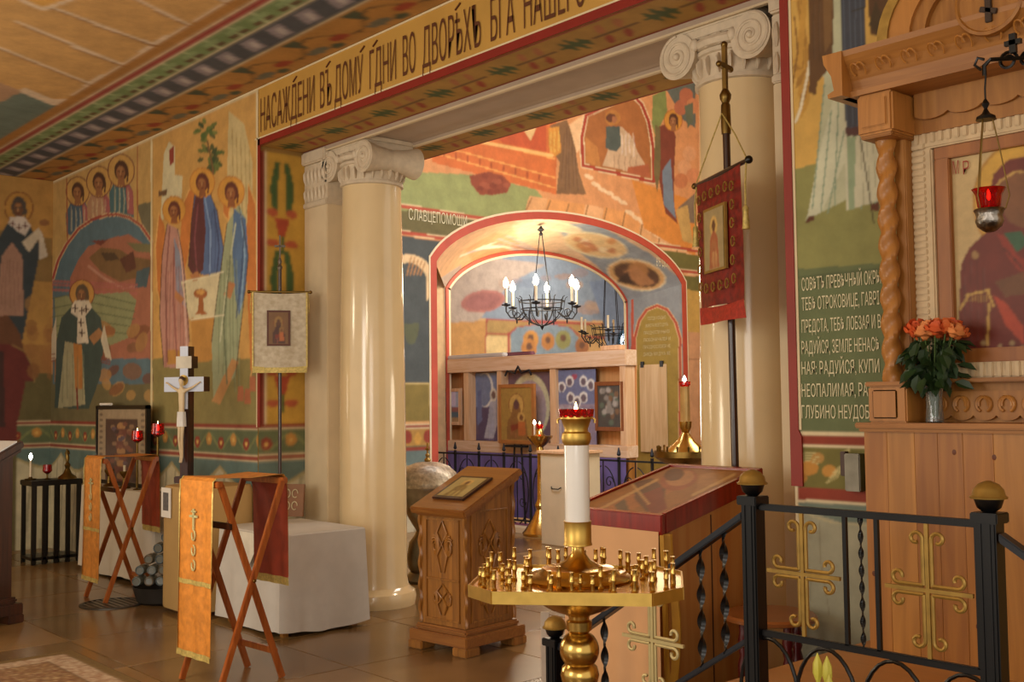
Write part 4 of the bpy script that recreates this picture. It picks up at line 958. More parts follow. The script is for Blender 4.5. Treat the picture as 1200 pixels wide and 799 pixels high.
MB().lathe([(.03, .32), (.028, .33), (.012, .34), (.005, .355), (.012, .37), (.004, .385)], 14).build('canopy_disc', iron, lp)
MB().tube([(0, 0, .38), (.0, 0, .42), (.004, 0, .46)], .003, 5).build('suspension_link', iron, lp)
zt = p[2]-.06+.46
bk = thing('lamp_bracket', 'dark ornate scrolled iron lamp bracket under the shrine cornice', 'bracket', (p[0], p[1], zt))
mb = MB(); mb.tube([(.0, 0, 0), (.0, .0, .03), (.02, .0, .045), (.16, .12, .045), (.2, .31, .045)], .007, 6)
for cx, r in ((.05, .03), (.10, .026), (.145, .03)):
    mb.tube([(cx+r*math.cos(t)*(1-t/16), .03+cx*.5, .045+r*math.sin(t)*(1-t/16)) for t in np.linspace(0, 9, 22)], .0055, 5)
mb.tube([(-.01, 0, .02), (-.03, 0, .04), (-.02, 0, .06), (0, 0, .05)], .005, 5); mb.build('arm', iron, bk)
MB().box(.185, .30, .0, .225, .32, .1).build('wall_plate', iron, bk, .003)
cx = MB(); cx.box(.065, .03, .06, .085, .045, .12); cx.box(.05, .03, .085, .10, .045, .10); cx.build('small_cross', iron, bk)

# ---- vase with orange roses --------------------------------------------------------
vp = (KX0+.245, KY+.055, 1.405); vs_ = thing('glass_vase', 'cut glass vase holding the roses on the pine shrine ledge', 'vase', vp)
def cutmod(a, z): return 1+.05*math.cos(8*a+z*120)
MB().lathe([(.024, 0), (.03, .004), (.029, .02), (.026, .06), (.028, .1), (.034, .135), (.037, .15), (.034, .15), (.03, .13), (.022, .06), (.02, .012), (.001, .01)], 32, mod=cutmod).build('vase_body', clearglass, vs_)
bq = thing('rose_bouquet', 'bunch of orange roses with dark green leaves in the vase', 'flowers', (vp[0], vp[1], vp[2]+.02))
leafm = mat('rose_leaf', '2f4a22', .5, 0, 'plain', .3, 12); stemm = mat('stem_green', '4a6428', .5); rosem = [mat('rose_%s' % n, c, .6, 0, 'plain', .2, 30) for n, c in (('a', 'ef7a3a'), ('b', 'e8622a'), ('c', 'f29450'))]
rng = random.Random(4); rose_me = []
for k in range(3):
    o = MB()
    for ring, (n_, r, h_, tilt) in enumerate(((3, .007, .028, .1), (5, .013, .026, .35), (6, .019, .02, .7))):
        for i in range(n_):
            a = 2*PI*i/n_+ring; M = RZ(a) @ TR(r*.6, 0, .006) @ RY(tilt)
            w = .011+.002*ring; o.add([(0, -w*.5, 0), (0, w*.5, 0), (.003, w, h_*.6), (.001, w*.5, h_), (.001, -w*.5, h_), (.003, -w, h_*.6), (.007, 0, h_*.45)], [(0, 1, 6), (1, 2, 6), (2, 3, 6), (3, 4, 6), (4, 5, 6), (5, 0, 6)], M)
    o.sphere((0, 0, .008), .011, 8, 5)
    ob = o.build('rose', rosem[k], bq); rose_me.append(ob.data); bpy.data.objects.remove(ob)
for i in range(19):
    a = rng.uniform(0, 2*PI); r = .105*math.sqrt(rng.random()); x, y = r*math.cos(a), r*math.sin(a)*.8; z = .285+.03*rng.random()-r*.25
    if y+vp[1] > KY+.13: y -= .06
    st = MB().tube([(x*.1, y*.1, 0), (x*.25, y*.25, .12), (x, y, z)], .0025, 5).build('stem', stemm, bq)
    o = bpy.data.objects.new('rose', rose_me[i % 3]); COL.objects.link(o); o.parent = bq; o.location = (x, y, z); o.rotation_euler = (rng.uniform(-.5, .3)-y*3, x*4, a); o.scale = (1.5,)*3
leaf0 = None
for i in range(110):
    a = rng.uniform(0, 2*PI); r = rng.uniform(.015, .1); z = rng.uniform(.12, .27)
    if leaf0 is None:
        o = MB().add([(0, 0, 0), (.014, .012, .003), (.03, .012, .004), (.048, 0, -.004), (.03, -.012, .004), (.014, -.012, .003), (.025, 0, -.004)], [(0, 1, 6), (1, 2, 6), (2, 3, 6), (3, 4, 6), (4, 5, 6), (5, 0, 6)]).build('leaf', leafm, bq); leaf0 = o.data
    else: o = bpy.data.objects.new('leaf', leaf0); COL.objects.link(o); o.parent = bq
    y = r*.75*math.sin(a); y = min(y, .045)
    o.location = (r*.8*math.cos(a), y, z); o.rotation_euler = (rng.uniform(-1, 1), rng.uniform(.2, 1.3), a); o.scale = (1.45,)*3

# ---- podium, steps and railing -------------------------------------------------------
FY = 2.80; AX, BX_, CX_ = -2.06, -1.32, -2.955
pd = thing('podium', 'low plywood platform before the tall icon shrine', 'platform', (-2.28, FY-.04, 0))
MB().box(0, 0, PZ-.03, 1.34, WY-FY+.02, PZ).build('platform_top', ply, pd, .004)
MB().box(.02, .02, 0, 1.32, WY-FY, PZ-.031).build('platform_base', tread, pd)
stp = thing('wooden_steps', 'dark brown wooden steps rising to the podium', 'steps', (-2.29, FY+.03, 0))
for i in range(2):
    z = PZ-.19*(i+1); x1 = -.003-.28*i; MB().box(x1-.28, 0, z-.03, x1, .56, z).build('tread', tread, stp, .004); MB().box(x1-.265, .02, 0, x1-.004, .54, z-.031).build('riser', darkwood, stp)
def post(x, y, z0, label):
    t = thing('railing_post', label, 'post', (x, y, z0), 0, )
    MB().box(-.027, -.027, 0, .027, .027, .625).build('shaft', iron, t, .004); MB().box(-.036, -.036, .60, .036, .036, .628).build('cap_plate', iron, t, .003)
    for q in (-.012, .012): MB().box(q-.002, -.03, .02, q+.002, -.026, .6).build('groove_bead', iron, t)
    MB().lathe([(.012, .625), (.03, .64), (.036, .658), (.038, .664)], 20).build('ball_cup', iron, t)
    MB().lathe([(.046, .663), (.047, .667), (.041, .672), (.038, .686), (.026, .70), (.008, .708), (.001, .709)], 24).build('gilt_cap', gilt, t)
    return t
post(AX, FY, PZ, 'black square railing post with gilt ball, left front of podium')
post(BX_, FY, PZ, 'black square railing post with gilt ball, right front of podium')
post(CX_, FY, 0, 'black railing post with gilt ball at the foot of the steps, behind the candle stand')
def twist(z0, z1, n=60, r=.0085, pit=.36):
    vs = []; fs = []
    for i in range(n+1):
        z = z0+(z1-z0)*i/n; a0 = i*pit
        for k in range(4):
            a = a0+PI/2*k; vs.append((r*1.25*math.cos(a)*(1.5 if k % 2 else .5), r*1.25*math.sin(a)*(1.5 if k % 2 else .5), z))
    for i in range(n):
        for k in range(4): a = i*4+k; b = i*4+(k+1) % 4; fs.append((a, b, b+4, a+4))
    return vs, fs
def rail_cross(h, w):
    """gilt cross of paired bars with curled ends, in the x-z plane"""
    m_ = MB()
    m_.box(-.0055, -.004, -h, .0055, .004, h); m_.box(-w, -.0048, -.0055, w, .0048, .0055)
    hh = h*.84; ww = w*.76
    for sx in (-1, 1):
        for sz in (-1, 1):
            q = .0125
            pts = [(sx*q, 0, sz*q)]+[(sx*q, 0, sz*hh*t) for t in (.3, .6, .8)]
            cx, cz, r = sx*(q+.019), sz*hh*.88, .019
            pts += [(cx-sx*r*math.cos(t)*(1-t*.09), 0, cz+sz*r*math.sin(t)*(1-t*.09)) for t in np.linspace(0.1, 5.2, 14)]
            m_.tube(pts, .0058, 6)
            pts = [(sx*q, 0, sz*q)]+[(sx*ww*t, 0, sz*q) for t in (.4, .7, .86)]
            cx, cz = sx*ww*.9, sz*(q+.019)
            pts += [(cx+sx*r*math.sin(t)*(1-t*.09), 0, cz-sz*r*math.cos(t)*(1-t*.09)) for t in np.linspace(0.1, 5.0, 14)]
            m_.tube(pts, .0058, 6)
    return m_
gate = thing('podium_railing', 'black iron railing panel with two gilt crosses in front of the podium', 'railing', (AX, FY, PZ))
L_ = BX_-AX; zt_, zb_ = 1.168-PZ, .785-PZ
MB().box(.027, -.012, zt_-.012, L_-.027, .012, zt_+.008).build('top_rail', iron, gate, .003)
MB().box(.027, -.009, zb_-.01, L_-.027, .009, zb_+.01).build('bottom_rail', iron, gate, .003)
for x in (L_*.43, L_*.565, L_-.034): MB().box(x-.006, -.006, zb_, x+.006, .006, zt_).build('upright', iron, gate)
vs, fs = twist(zb_, zt_, 60, .0042, .42); MB().add([(v[0]+L_*.497, v[1], v[2]) for v in vs], fs).build('twisted_bar', iron, gate, smooth=False)
zc = (zt_+zb_)/2
for x, w in ((L_*.235, .125), (L_*.765, .125)): rail_cross((zt_-zb_)/2-.006, w).build('gilt_cross', gilt, gate, loc=(x, 0, zc))
for x in (L_*.06, L_*.33, L_*.62, L_*.9):
    MB().tube([(x+.105*math.cos(t), 0, .02+(zb_-.035)*math.sin(t)) for t in np.linspace(0, PI, 15)], .006, 6).build('lower_arc', iron, gate)
def slope_rail(x0, x1, z0, z1, label, cross=True):
    t = thing('stair_railing', label, 'railing', (x0, FY, 0)); dx = x1-x0; sl = (z1-z0)/dx; s = 1 if dx > 0 else -1
    def zz(x): return z0+sl*(x)
    ht = .385
    MB().prism([(s*.03, zz(s*.03)-.012), (s*.03, zz(s*.03)+.012), (dx-s*.03, z1+.012), (dx-s*.03, z1-.012)], -.02, .02, 'Y').build('handrail', iron_blue, t, .003)
    MB().prism([(s*.03, zz(s*.03)-ht-.01), (s*.03, zz(s*.03)-ht+.01), (dx-s*.03, z1-ht+.01), (dx-s*.03, z1-ht-.01)], -.01, .01, 'Y').build('lower_rail', iron_blue, t, .003)
    for f_ in (.13, .235, .72, .86):
        x = dx*f_; vs, fs = twist(zz(x)-ht, zz(x), 48, .0075, .30); MB().add([(v[0]+x, v[1], v[2]) for v in vs], fs).build('twisted_baluster', iron, t, smooth=True)
    if cross: rail_cross(.178, .135).build('gilt_cross', mat('pale_gilt', 'cdbb84', .45, .3), t, loc=(dx*.47, 0, zz(dx*.47)-ht/2-.01))
slope_rail(AX, CX_, 1.155, .60, 'black sloping stair railing left of the podium with pale gilt cross')
slope_rail(BX_, BX_+.895, 1.155, .60, 'black sloping stair railing right of the podium', False)
post(BX_+.895, FY, 0, 'black railing post with gilt ball at the far right foot of the railing')
# yellow flowers peeping over the lower edge
fp = at(965, 815, 2.55); yf = thing('yellow_flower', 'pale yellow lily buds at the bottom edge before the podium', 'flower', (fp[0], fp[1], 0))
ylm = mat('yellow_petal', 'd8d050', .5)
for i, (dx, dy, h_) in enumerate(((-.02, .01, .885), (.012, 0, .885), (.03, -.02, .85))):
    st = MB().tube([(0, 0, .30), (dx*.6, dy*.6, .6), (dx, dy, h_-.06)], .004, 5).build('stem', stemm, yf)
    MB().lathe([(.003, h_-.06), (.012, h_-.035), (.011, h_-.012), (.001, h_+.012)], 7, M=TR(dx, dy, 0)).build('bud', ylm, yf)
MB().lathe([(.06, 0), (.07, .02), (.09, .2), (.08, .33), (.075, .33), (.08, .2), (.001, .03)], 20).build('pot', mat('clay_pot', '8a4a2c', .6), yf)

# ---- stool -----------------------------------------------------------------------------
sp = (-2.68, 3.74); st = thing('round_stool', 'small round stool with turned red legs between icon desk and podium', 'stool', (sp[0], sp[1], 0), .4)
MB().lathe([(.17, .60), (.185, .605), (.188, .618), (.18, .627), (.001, .628)], 36).build('seat', mat('stool_seat', '9a5a2c', .35, 0, 'plain', .15, 5, coat=.3), st)
lm = None
for k in range(4):
    a = PI/4+PI/2*k
    if lm is None: o = MB().lathe([(.012, 0), (.017, .05), (.022, .12), (.014, .17), (.02, .19), (.014, .2), (.012, .26), (.024, .38), (.026, .43), (.016, .47), (.022, .49), (.016, .51), (.024, .53), (.017, .56), (.018, .6)], 14).build('leg', mat('stool_leg', '5a1414', .3, 0, 'plain', .1, 5, coat=.4), st); lm = o.data
    else: o = bpy.data.objects.new('leg', lm); COL.objects.link(o); o.parent = st
    o.location = (.125*math.cos(a), .125*math.sin(a), 0)

# ---- big slanted icon case with red rim ---------------------------------------------------
cx0, cx1, cy0, cy1 = -3.50, -2.955, 3.40, 4.10
ic = thing('icon_desk', 'large slanted icon desk with wide red varnished rim', 'icon desk', (cx0, cy0, 0)); w = cx1-cx0; d = cy1-cy0
zl, zh = 1.02, 1.18
def zs(y): return zl+(zh-zl)*y/d
bodym = mat('desk_side', 'bd8444', .42, 0, 'wood', scale=1.6, h2='b06c30', coat=.2)
MB().prism([(.03, 0), (.03, zs(.03)-.075), (d-.03, zs(d-.03)-.075), (d-.03, 0)], .03, w-.01, 'X').build('body', bodym, ic, .003)
MB().box(w-.012, d*.47, .02, w-.006, d*.475, zs(d*.4)-.08).build('panel_joint', darkwood, ic); MB().box(w-.012, .035, .02, w+.004, .065, zs(.05)-.08).build('corner_post', pine, ic, .002)
MB().box(w-.012, d-.07, .02, w+.004, d-.035, zs(d-.06)-.08).build('corner_post', pine, ic, .002)
M = Matrix(((1, 0, 0, 0), (0, 1, 0, 0), (0, (zh-zl)/d, 1, zl), (0, 0, 0, 1)))
for a in ((0, 0, w, .028), (0, d-.028, w, d), (0, .028, .028, d-.028), (w-.028, .028, w, d-.028)):
    MB().box(a[0], a[1], -.078, a[2], a[3], .006, M=M).build('rim', redwood, ic, .004)
MB().box(.028, .028, -.06, w-.028, d-.028, -.012, M=M).build('bed', redwood, ic)
P, nu, nv, U, V = grid((0, 0, 0), (1, 0, 0), (0, 1, (zh-zl)/d), w-.05, d-.05, .006)
P = P+np.array([cx0+.025, cy0+.025, zl+(zh-zl)*.025/d-.003])
Z = Canvas(P, nu, nv, 'a87238')
pan(Z, [(690, 600), (740, 576), (800, 556), (790, 575), (730, 602)], 'b4743c')
pan(Z, [(742, 566), (764, 560), (780, 572), (778, 590), (758, 600), (744, 585)], '6c4c38'); pan(Z, [(720, 592), (732, 584), (738, 600), (726, 602)], '6a5a44')
Z.ell(795, 562, 22, 12, 'a85c34', 1, -.2); Z.ell(797, 560, 17, 9, 'c48a54', 1, -.2); Z.ell(790, 556, 12, 7, '6c4428', 1, -.2)
pan(Z, [(750, 580), (775, 570), (782, 596), (764, 604)], '8a3e2c'); pan(Z, [(820, 556), (850, 552), (846, 566), (815, 576)], 'b8844c')
for a, b in (((700, 598), (770, 562)), ((735, 560), (760, 590)), ((812, 580), (868, 552))): Z.ln([a, b], 3, 'd8b070', .8)
pan(Z, [(862, 550), (884, 549), (862, 560)], 'a46a3c'); Z.ln([(770, 602), (868, 556)], 1.2, '9a6434')
Z.build('icon_painting', GLOSSICON, ic)
# pale cloth hanging at the front of the desk
cl = MB(); vs = []; fs = []; nx, nz = 26, 14
for j in range(nz+1):
    for i in range(nx+1):
        x = -.01+(w+.0)*i/nx; zt_ = zl-.06; z = zt_-(zt_-.18)*j/nz
        vs.append((x, -.006-.012*j/nz*(1+math.sin(i*.9)), z))
for j in range(nz):
    for i in range(nx): a = j*(nx+1)+i; fs.append((a, a+1, a+nx+2, a+nx+1))
o = cl.add(vs, fs).build('front_cloth', mat('peach_cloth', 'dba878', .7, 0, 'plain', .05, 5), None, loc=(cx0, cy0, 0)); tag(o, 'peach cloth hanging down the front of the slanted icon desk', 'cloth')
vs = []; fs = []
for j in range(20):
    z = zl-.07-.75*j/19; xx = w+.012
    for i in range(7): vs.append((xx-.01+.012*math.sin(i*1.4+j*.1), -.02+.016*i*(1-.3*math.cos(j*.3)), z))
for j in range(19):
    for i in range(6): a = j*7+i; fs.append((a, a+1, a+8, a+7))
o = MB().add(vs, fs).build('yellow_cloth', mat('gold_cloth', 'd49a30', .6), None, loc=(cx0+.006, cy0, 0)); tag(o, 'narrow golden yellow cloth edge at the corner of the slanted icon desk', 'cloth')

# ---- carved lectern ---------------------------------------------------------------------
def lectern(loc, rz, label, mt, mtx, sc=1.0, carve=True, feet=True):
    t = thing('lectern', label, 'lectern', loc, rz); w, d = .19, .21
    for fx_ in (-1, 1):
        for fy_ in (-1, 1): MB().box(fx_*w-.06, fy_*d-.06, 0, fx_*w+.06, fy_*d+.06, .05).build('foot', mt, t, .006)
    MB().box(-w-.055, -d-.055, .05, w+.055, d+.055, .115).build('plinth', mtx, t, .006)
    MB().box(-w-.03, -d-.03, .115, w+.03, d+.03, .15).build('plinth_moulding', mtx, t, .012)
    # body with top sloping up towards the back
    MB().prism([(-d, .15), (-d, .84), (d, 1.02), (d, .15)], -w, w, 'X').build('body', mt, t, .004)
    if carve:
        rr = random.Random(3)
        for sx in (-1, 1):
            for sy in (-1, 1):
                h_ = .83 if sy < 0 else 1.0; n_ = 90; vs = []; fs = []
                for i in range(n_+1):
                    z = .16+(h_-.17)*i/n_
                    for k in range(6): a = 2*PI*k/6; r = .013+.005*math.cos(a*1-i*.35); vs.append((sx*(w+.002)+r*math.cos(a), sy*(d+.002)+r*math.sin(a), z))
                for i in range(n_):
                    for k in range(6): a = i*6+k; b = i*6+(k+1) % 6; fs.append((a, b, b+6, a+6))
                MB().add(vs, fs).build('rope_moulding', mt, t)
        for face in range(2):   # front (-Y) and right (+X) carry carved panels
            def M(z): return TR(0, -d, z) if face == 0 else TR(w, 0, z) @ RZ(PI/2)
            ww = (w if face == 0 else d)-.045; top = .79 if face == 0 else .84
            fr = MB()
            for a in ((-ww, -.01, .18, -ww+.012, .0, top), (ww-.012, -.01, .18, ww, 0, top), (-ww, -.01, .18, ww, 0, .192), (-ww, -.01, top-.012, ww, 0, top), (-ww, -.01, .42, ww, 0, .432)): fr.box(*a, M=M(0))
            fr.build('panel_frame', mt, t, .002)
            for zc, hh in ((.305, .10), (.62, .17)):
                for sx in (-1, 1):
                    for k in range(4):
                        r = hh*(.28+.1*k); a0 = .3+.5*k
                        pts = [(sx*(ww*.42+r*.55*math.cos(t_)*(1-t_/9)), -.006, r*1.0*math.sin(t_)*(1-t_/9)) for t_ in np.linspace(a0, a0+5.2, 16)]
                        MB().tube(pts, .0065, 5, M=M(zc)).build('carved_scroll', mt, t)
                    MB().tube([(sx*ww*.1, -.006, -hh*.9), (sx*ww*.3, -.008, -hh*.3), (0, -.008, hh*.1), (sx*ww*.3, -.008, hh*.5), (0, -.006, hh*.95)], [.004, .009, .006, .009, .004], 5, M=M(zc)).build('carved_stem', mt, t)
    # sloping desk
    sl = math.atan2(.2, .46); Mx = TR(0, 0, .945) @ RX(sl); W2, D2 = w+.045, d+.075
    MB().box(-W2, -D2, -.022, W2, D2, .022, M=Mx).build('desk_top', mtx, t, .008)
    MB().box(-W2+.02, -D2+.02, -.045, W2-.02, D2-.02, -.022, M=Mx).build('desk_moulding', mtx, t, .006)
    return t, Mx, W2, D2
ap_ = onZ(552, 764, 0); lc, Mx, W2, D2 = lectern((-5.31, 4.29, 0), .12, 'carved oak lectern with an icon on its sloping top', oak, oak_x)
io = thing('desk_icon', 'small gold icon in dark frame lying on the carved oak lectern', 'icon', (-5.31, 4.29, 0), .12)
MB().box(-.135, -.17, .024, .135, .12, .038, M=Mx).build('frame', darkwood, io, .003)
P, nu, nv, U, V = grid((-.11, -.145, .0395), (1, 0, 0), (0, 1, 0), .22, .24, .008)
c_ = Canvas(P, nu, nv, 'b0985a'); c_.x = U/.22; c_.y = 1-V/.24; saintpic(c_, 'b8a468', '8a7038')
o = c_.build('icon_painting', GLOSSICON); o.parent = io; o.matrix_local = Mx

# lectern at the left edge
ld, Mx2, _, _ = lectern((-8.20, 2.20, 0), .25, 'dark lectern at the left edge with a white sheet under glass', darkwood, darkwood, carve=False)
for c in children(ld):
    pass
gs = thing('white_sheet', 'white sheet under glass on the dark lectern at the left edge', 'sheet', (-8.20, 2.20, 0), .25)
MB().box(-.22, -.25, .024, .22, .25, .032, M=Mx2).build('sheet', mat('white_sheet', 'e8eef6', .1, 0, 'flat', coat=1), gs)
MB().box(-.222, -.03, .0325, .222, -.02, .0335, M=Mx2).build('fold_line', greyprint, gs)
ld.scale = (1.0, 1.0, 1.17); gs.scale = (1.0, 1.0, 1.17)

# ---- brass candle stand ------------------------------------------------------------------
bp_ = at(678, 690, 2.6); bs = thing('candle_stand', 'polished brass candle stand with marble stem and red glass lamp on top', 'candle stand', (bp_[0], bp_[1], 0), YAW-.14)
q = .00203
def zy(y): return 1.5-(y-469.5)*q
cs = brass
MB().lathe([(.20, 0), (.205, .012), (.2, .03), (.15, .06), (.09, .1), (.05, .16), (.04, .2), (.06, .23), (.04, .26), (.028, .3), (.03, .42), (.045, .46), (.03, .50), (.024, .56), (.028, .64), (.05, .68), (.055, .70), (.035, .73), (.025, .76), (.028, .80), (.038, .815), (.046, .85), (.042, .868), (.03, .88)], 40).build('baluster', cs, bs)
MB().sphere((0, 0, .908), .047, 32, 20).build('ball', cs, bs)
MB().lathe([(.024, .95), (.03, .955), (.031, .975), (.024, .98), (.026, .99), (.032, .995), (.03, 1.0), (.02, 1.003)], 30).build('neck_ring', cs, bs)
MB().lathe([(.02, .985), (.035, .992), (.07, 1.005), (.11, 1.03), (.14, 1.052), (.15, 1.066)], 40, cap=False).build('dish', cs, bs)
hx = .176; fy = .20; oc = [(-hx, -fy), (hx, -fy), (hx+.066, -fy+.085), (hx+.066, fy-.085), (hx, fy), (-hx, fy), (-hx-.066, fy-.085), (-hx-.066, -fy+.085)]
MB().prism(oc, 1.067, 1.072, 'Z').build('tray', cs, bs)
rm = MB()
for i in range(8):
    a = Vector(oc[i]).to_3d(); b = Vector(oc[(i+1) % 8]).to_3d(); d_ = (b-a).normalized(); n_ = Vector((d_.y, -d_.x, 0))*.004
    rm.prism([(a.x, a.y), (b.x, b.y), (b.x+n_.x, b.y+n_.y), (a.x+n_.x, a.y+n_.y)], 1.049, 1.077, 'Z')
rm.build('tray_rim', brass_satin, bs)
MB().lathe([(.125, 1.072), (.13, 1.077), (.12, 1.085), (.10, 1.088), (.09, 1.095), (.085, 1.101), (.06, 1.104), (.05, 1.109), (.03, 1.118), (.017, 1.135), (.014, 1.15), (.018, 1.153)], 44).build('centre_dome', cs, bs)
MB().lathe([(.018, 1.150), (.034, 1.154), (.034, 1.158), (.0325, 1.16), (.0325, zy(614)), (.034, zy(612))], 36).build('lower_collar', brass_satin, bs)
MB().lathe([(.030, zy(613)), (.030, zy(522))], 36).build('marble_stem', marble, bs)
MB().lathe([(.03, zy(523)), (.033, zy(520)), (.036, zy(515)), (.034, zy(509)), (.029, zy(507)), (.028, zy(504)), (.036, zy(493)), (.0385, zy(492)), (.0385, zy(489)), (.03, zy(490))], 36).build('lamp_cup', brass_satin, bs)
for s_ in (-1, 1): MB().tube([(s_*.038, 0, zy(491)), (s_*.045, 0, zy(493)), (s_*.044, 0, zy(497))], .003, 5).build('lug', cs, bs)
def lobes(a, z): return 1+.05*math.cos(14*a)
MB().lathe([(.03, zy(491)), (.039, zy(490)), (.042, zy(481)), (.039, zy(480.5)), (.033, zy(487)), (.001, zy(488))], 56, mod=lobes).build('red_glass_cup', redglass, bs)
MB().lathe([(.0005, 1.466), (.005, 1.473), (.004, 1.482), (.0004, 1.495)], 8).build('flame', flame, bs)
# the small candle sockets
pos = []
for (a, b) in zip(oc, oc[1:]+oc[:1]):
    L = math.hypot(b[0]-a[0], b[1]-a[1]); n_ = max(1, int(L/.047))
    for i in range(n_): 
        t_ = (i+.5)/n_; pos.append(((a[0]+(b[0]-a[0])*t_)*.92, (a[1]+(b[1]-a[1])*t_)*.92))
for R0, n_ in ((.172, 16), (.145, 10)):
    for i in range(n_):
        a = 2*PI*i/n_+.1; x, y = R0*1.05*math.cos(a), R0*math.sin(a); pos.append((x, y))
sm = None; srng = random.Random(2)
for x, y in pos:
    if sm is None: o = MB().lathe([(.0062, 0), (.0075, .003), (.0048, .006), (.0044, .02), (.0062, .024), (.0062, .027), (.0052, .029), (.0052, .044), (.006, .046), (.004, .046), (.001, .03)], 10).build('candle_socket', cs, bs); sm = o.data
    else: o = bpy.data.objects.new('candle_socket', sm); COL.objects.link(o); o.parent = bs
    o.location = (x, y, 1.072); o.scale = (1, 1, srng.choice([.85, 1, 1.15]))

# ---- folding stands with a cloth strip ------------------------------------------------------
def folding(loc, rz, label, clabel):
    t = thing('folding_stand', label, 'stand', loc, rz); bw, sp_, h_ = .37, .40, 1.10
    for k, x in enumerate((bw/2, -bw/2)):
        xo = .012 if k == 0 else -.012
        for sgn in (1, -1):
            x_ = x+(xo if sgn > 0 else -xo)
            a = Vector((x_, -sgn*sp_/2, 0)); b = Vector((x_, sgn*sp_/2*.92, h_-.03)); d_ = (b-a).normalized(); n_ = Vector((0, -d_.z, d_.y))*.017
            MB().prism([((a+n_).y, (a+n_).z+.0), ((a-n_).y, (a-n_).z), ((b-n_).y, (b-n_).z), ((b+n_).y, (b+n_).z)], x_-.011, x_+.011, 'X').build('leg', foldwood, t, .003)
        MB().lathe([(.008, -.004), (.01, 0), (.008, .004)], 10, M=TR(x+(.03 if x > 0 else -.03), 0, h_*.5) @ RY(PI/2)).build('pivot_bolt', brass_old, t)
    for y in (-.2, .2): MB().box(-bw/2-.02, y-.018, h_-.045, bw/2+.02, y+.018, h_-.01).build('top_bar', foldwood, t, .005)
    MB().box(-bw/2, .148, .13, bw/2, .166, .165).build('stretcher', foldwood, t, .004); MB().box(-bw/2, -.135, .83, bw/2, -.115, .865).build('stretcher', darkwood, t, .004)
    # cloth
    c = thing('cloth_strip', clabel, 'cloth', loc, rz); cw = .178
    path = [(-.235, .175), (-.232, .5), (-.228, .8), (-.226, 1.0), (-.222, h_-.01), (-.2, h_+.004), (0, h_-.006), (.2, h_+.004), (.222, h_-.012), (.23, 1.0), (.235, .75), (.238, .54)]
    def strip(pa, off, nm, mt_, w0=-cw, w1=cw, nx=16):
        vs = []; fs = []; P2 = []
        for i in range(len(pa)-1):
            for s_ in range(4): u = s_/4; P2.append((pa[i][0]*(1-u)+pa[i+1][0]*u, pa[i][1]*(1-u)+pa[i+1][1]*u))
        P2.append(pa[-1])
        for j, (y, z) in enumerate(P2):
            for i in range(nx+1):
                u = i/nx; x = w0+(w1-w0)*u; rip = .004*math.sin(u*17+z*2)*(1 if z < h_-.06 else .2); vs.append((x, y+math.copysign(off, y)+rip, z+(off if abs(y) < .21 else 0)))
        for j in range(len(P2)-1):
            for i in range(nx): a = j*(nx+1)+i; fs.append((a, a+1, a+nx+2, a+nx+1))
        return MB().add(vs, fs).build(nm, mt_, c)
    strip(path, .003, 'cloth_top', orange_cloth); strip([(.218, h_-.04), (.226, 1.0), (.231, .75), (.234, .535)], -.004, 'lining', red_cloth)
    strip([(.236, .535), (.239, .49)], .004, 'fringe', fringe); strip([(-.237, .183), (-.238, .15)], .006, 'fringe', fringe); strip([(-.234, .56), (-.234, .535)], .005, 'gold_braid', fringe)
    for w0, w1 in ((-cw, -cw+.012), (cw-.012, cw)): strip(path[:9], .005, 'gold_braid', fringe, w0, w1, 2)
    em = mat('pale_embroidery', 'c8c490', .5, .2)
    for k, z in enumerate((.90, .80, .72, .64)):
        if k == 0: MB().box(-.006, -.246, z-.07, .006, -.238, z+.04).box(-.04, -.246, z-.006, .04, -.238, z+.006).box(-.022, -.246, z+.022, .022, -.238, z+.03).build('embroidered_cross', em, c)
        else:
            MB().tube([(.018*math.sin(a_), -.243, z+.03*math.cos(a_)*.9) for a_ in np.linspace(0, 5.2, 14)], .0045, 5).build('embroidered_scroll', em, c)
    return t, c
# see stand positions: near one aligned with the room, far one by the end wall
folding((-5.57, 2.85, 0), .07, 'folding X-legged stand nearest, in front of the white cloth table', 'orange brocade strip with red lining over the nearer folding stand')
folding((-8.52, 3.40, 0), .0, 'folding X-legged stand farther back, left of the crucifix', 'orange brocade strip over the farther folding stand')

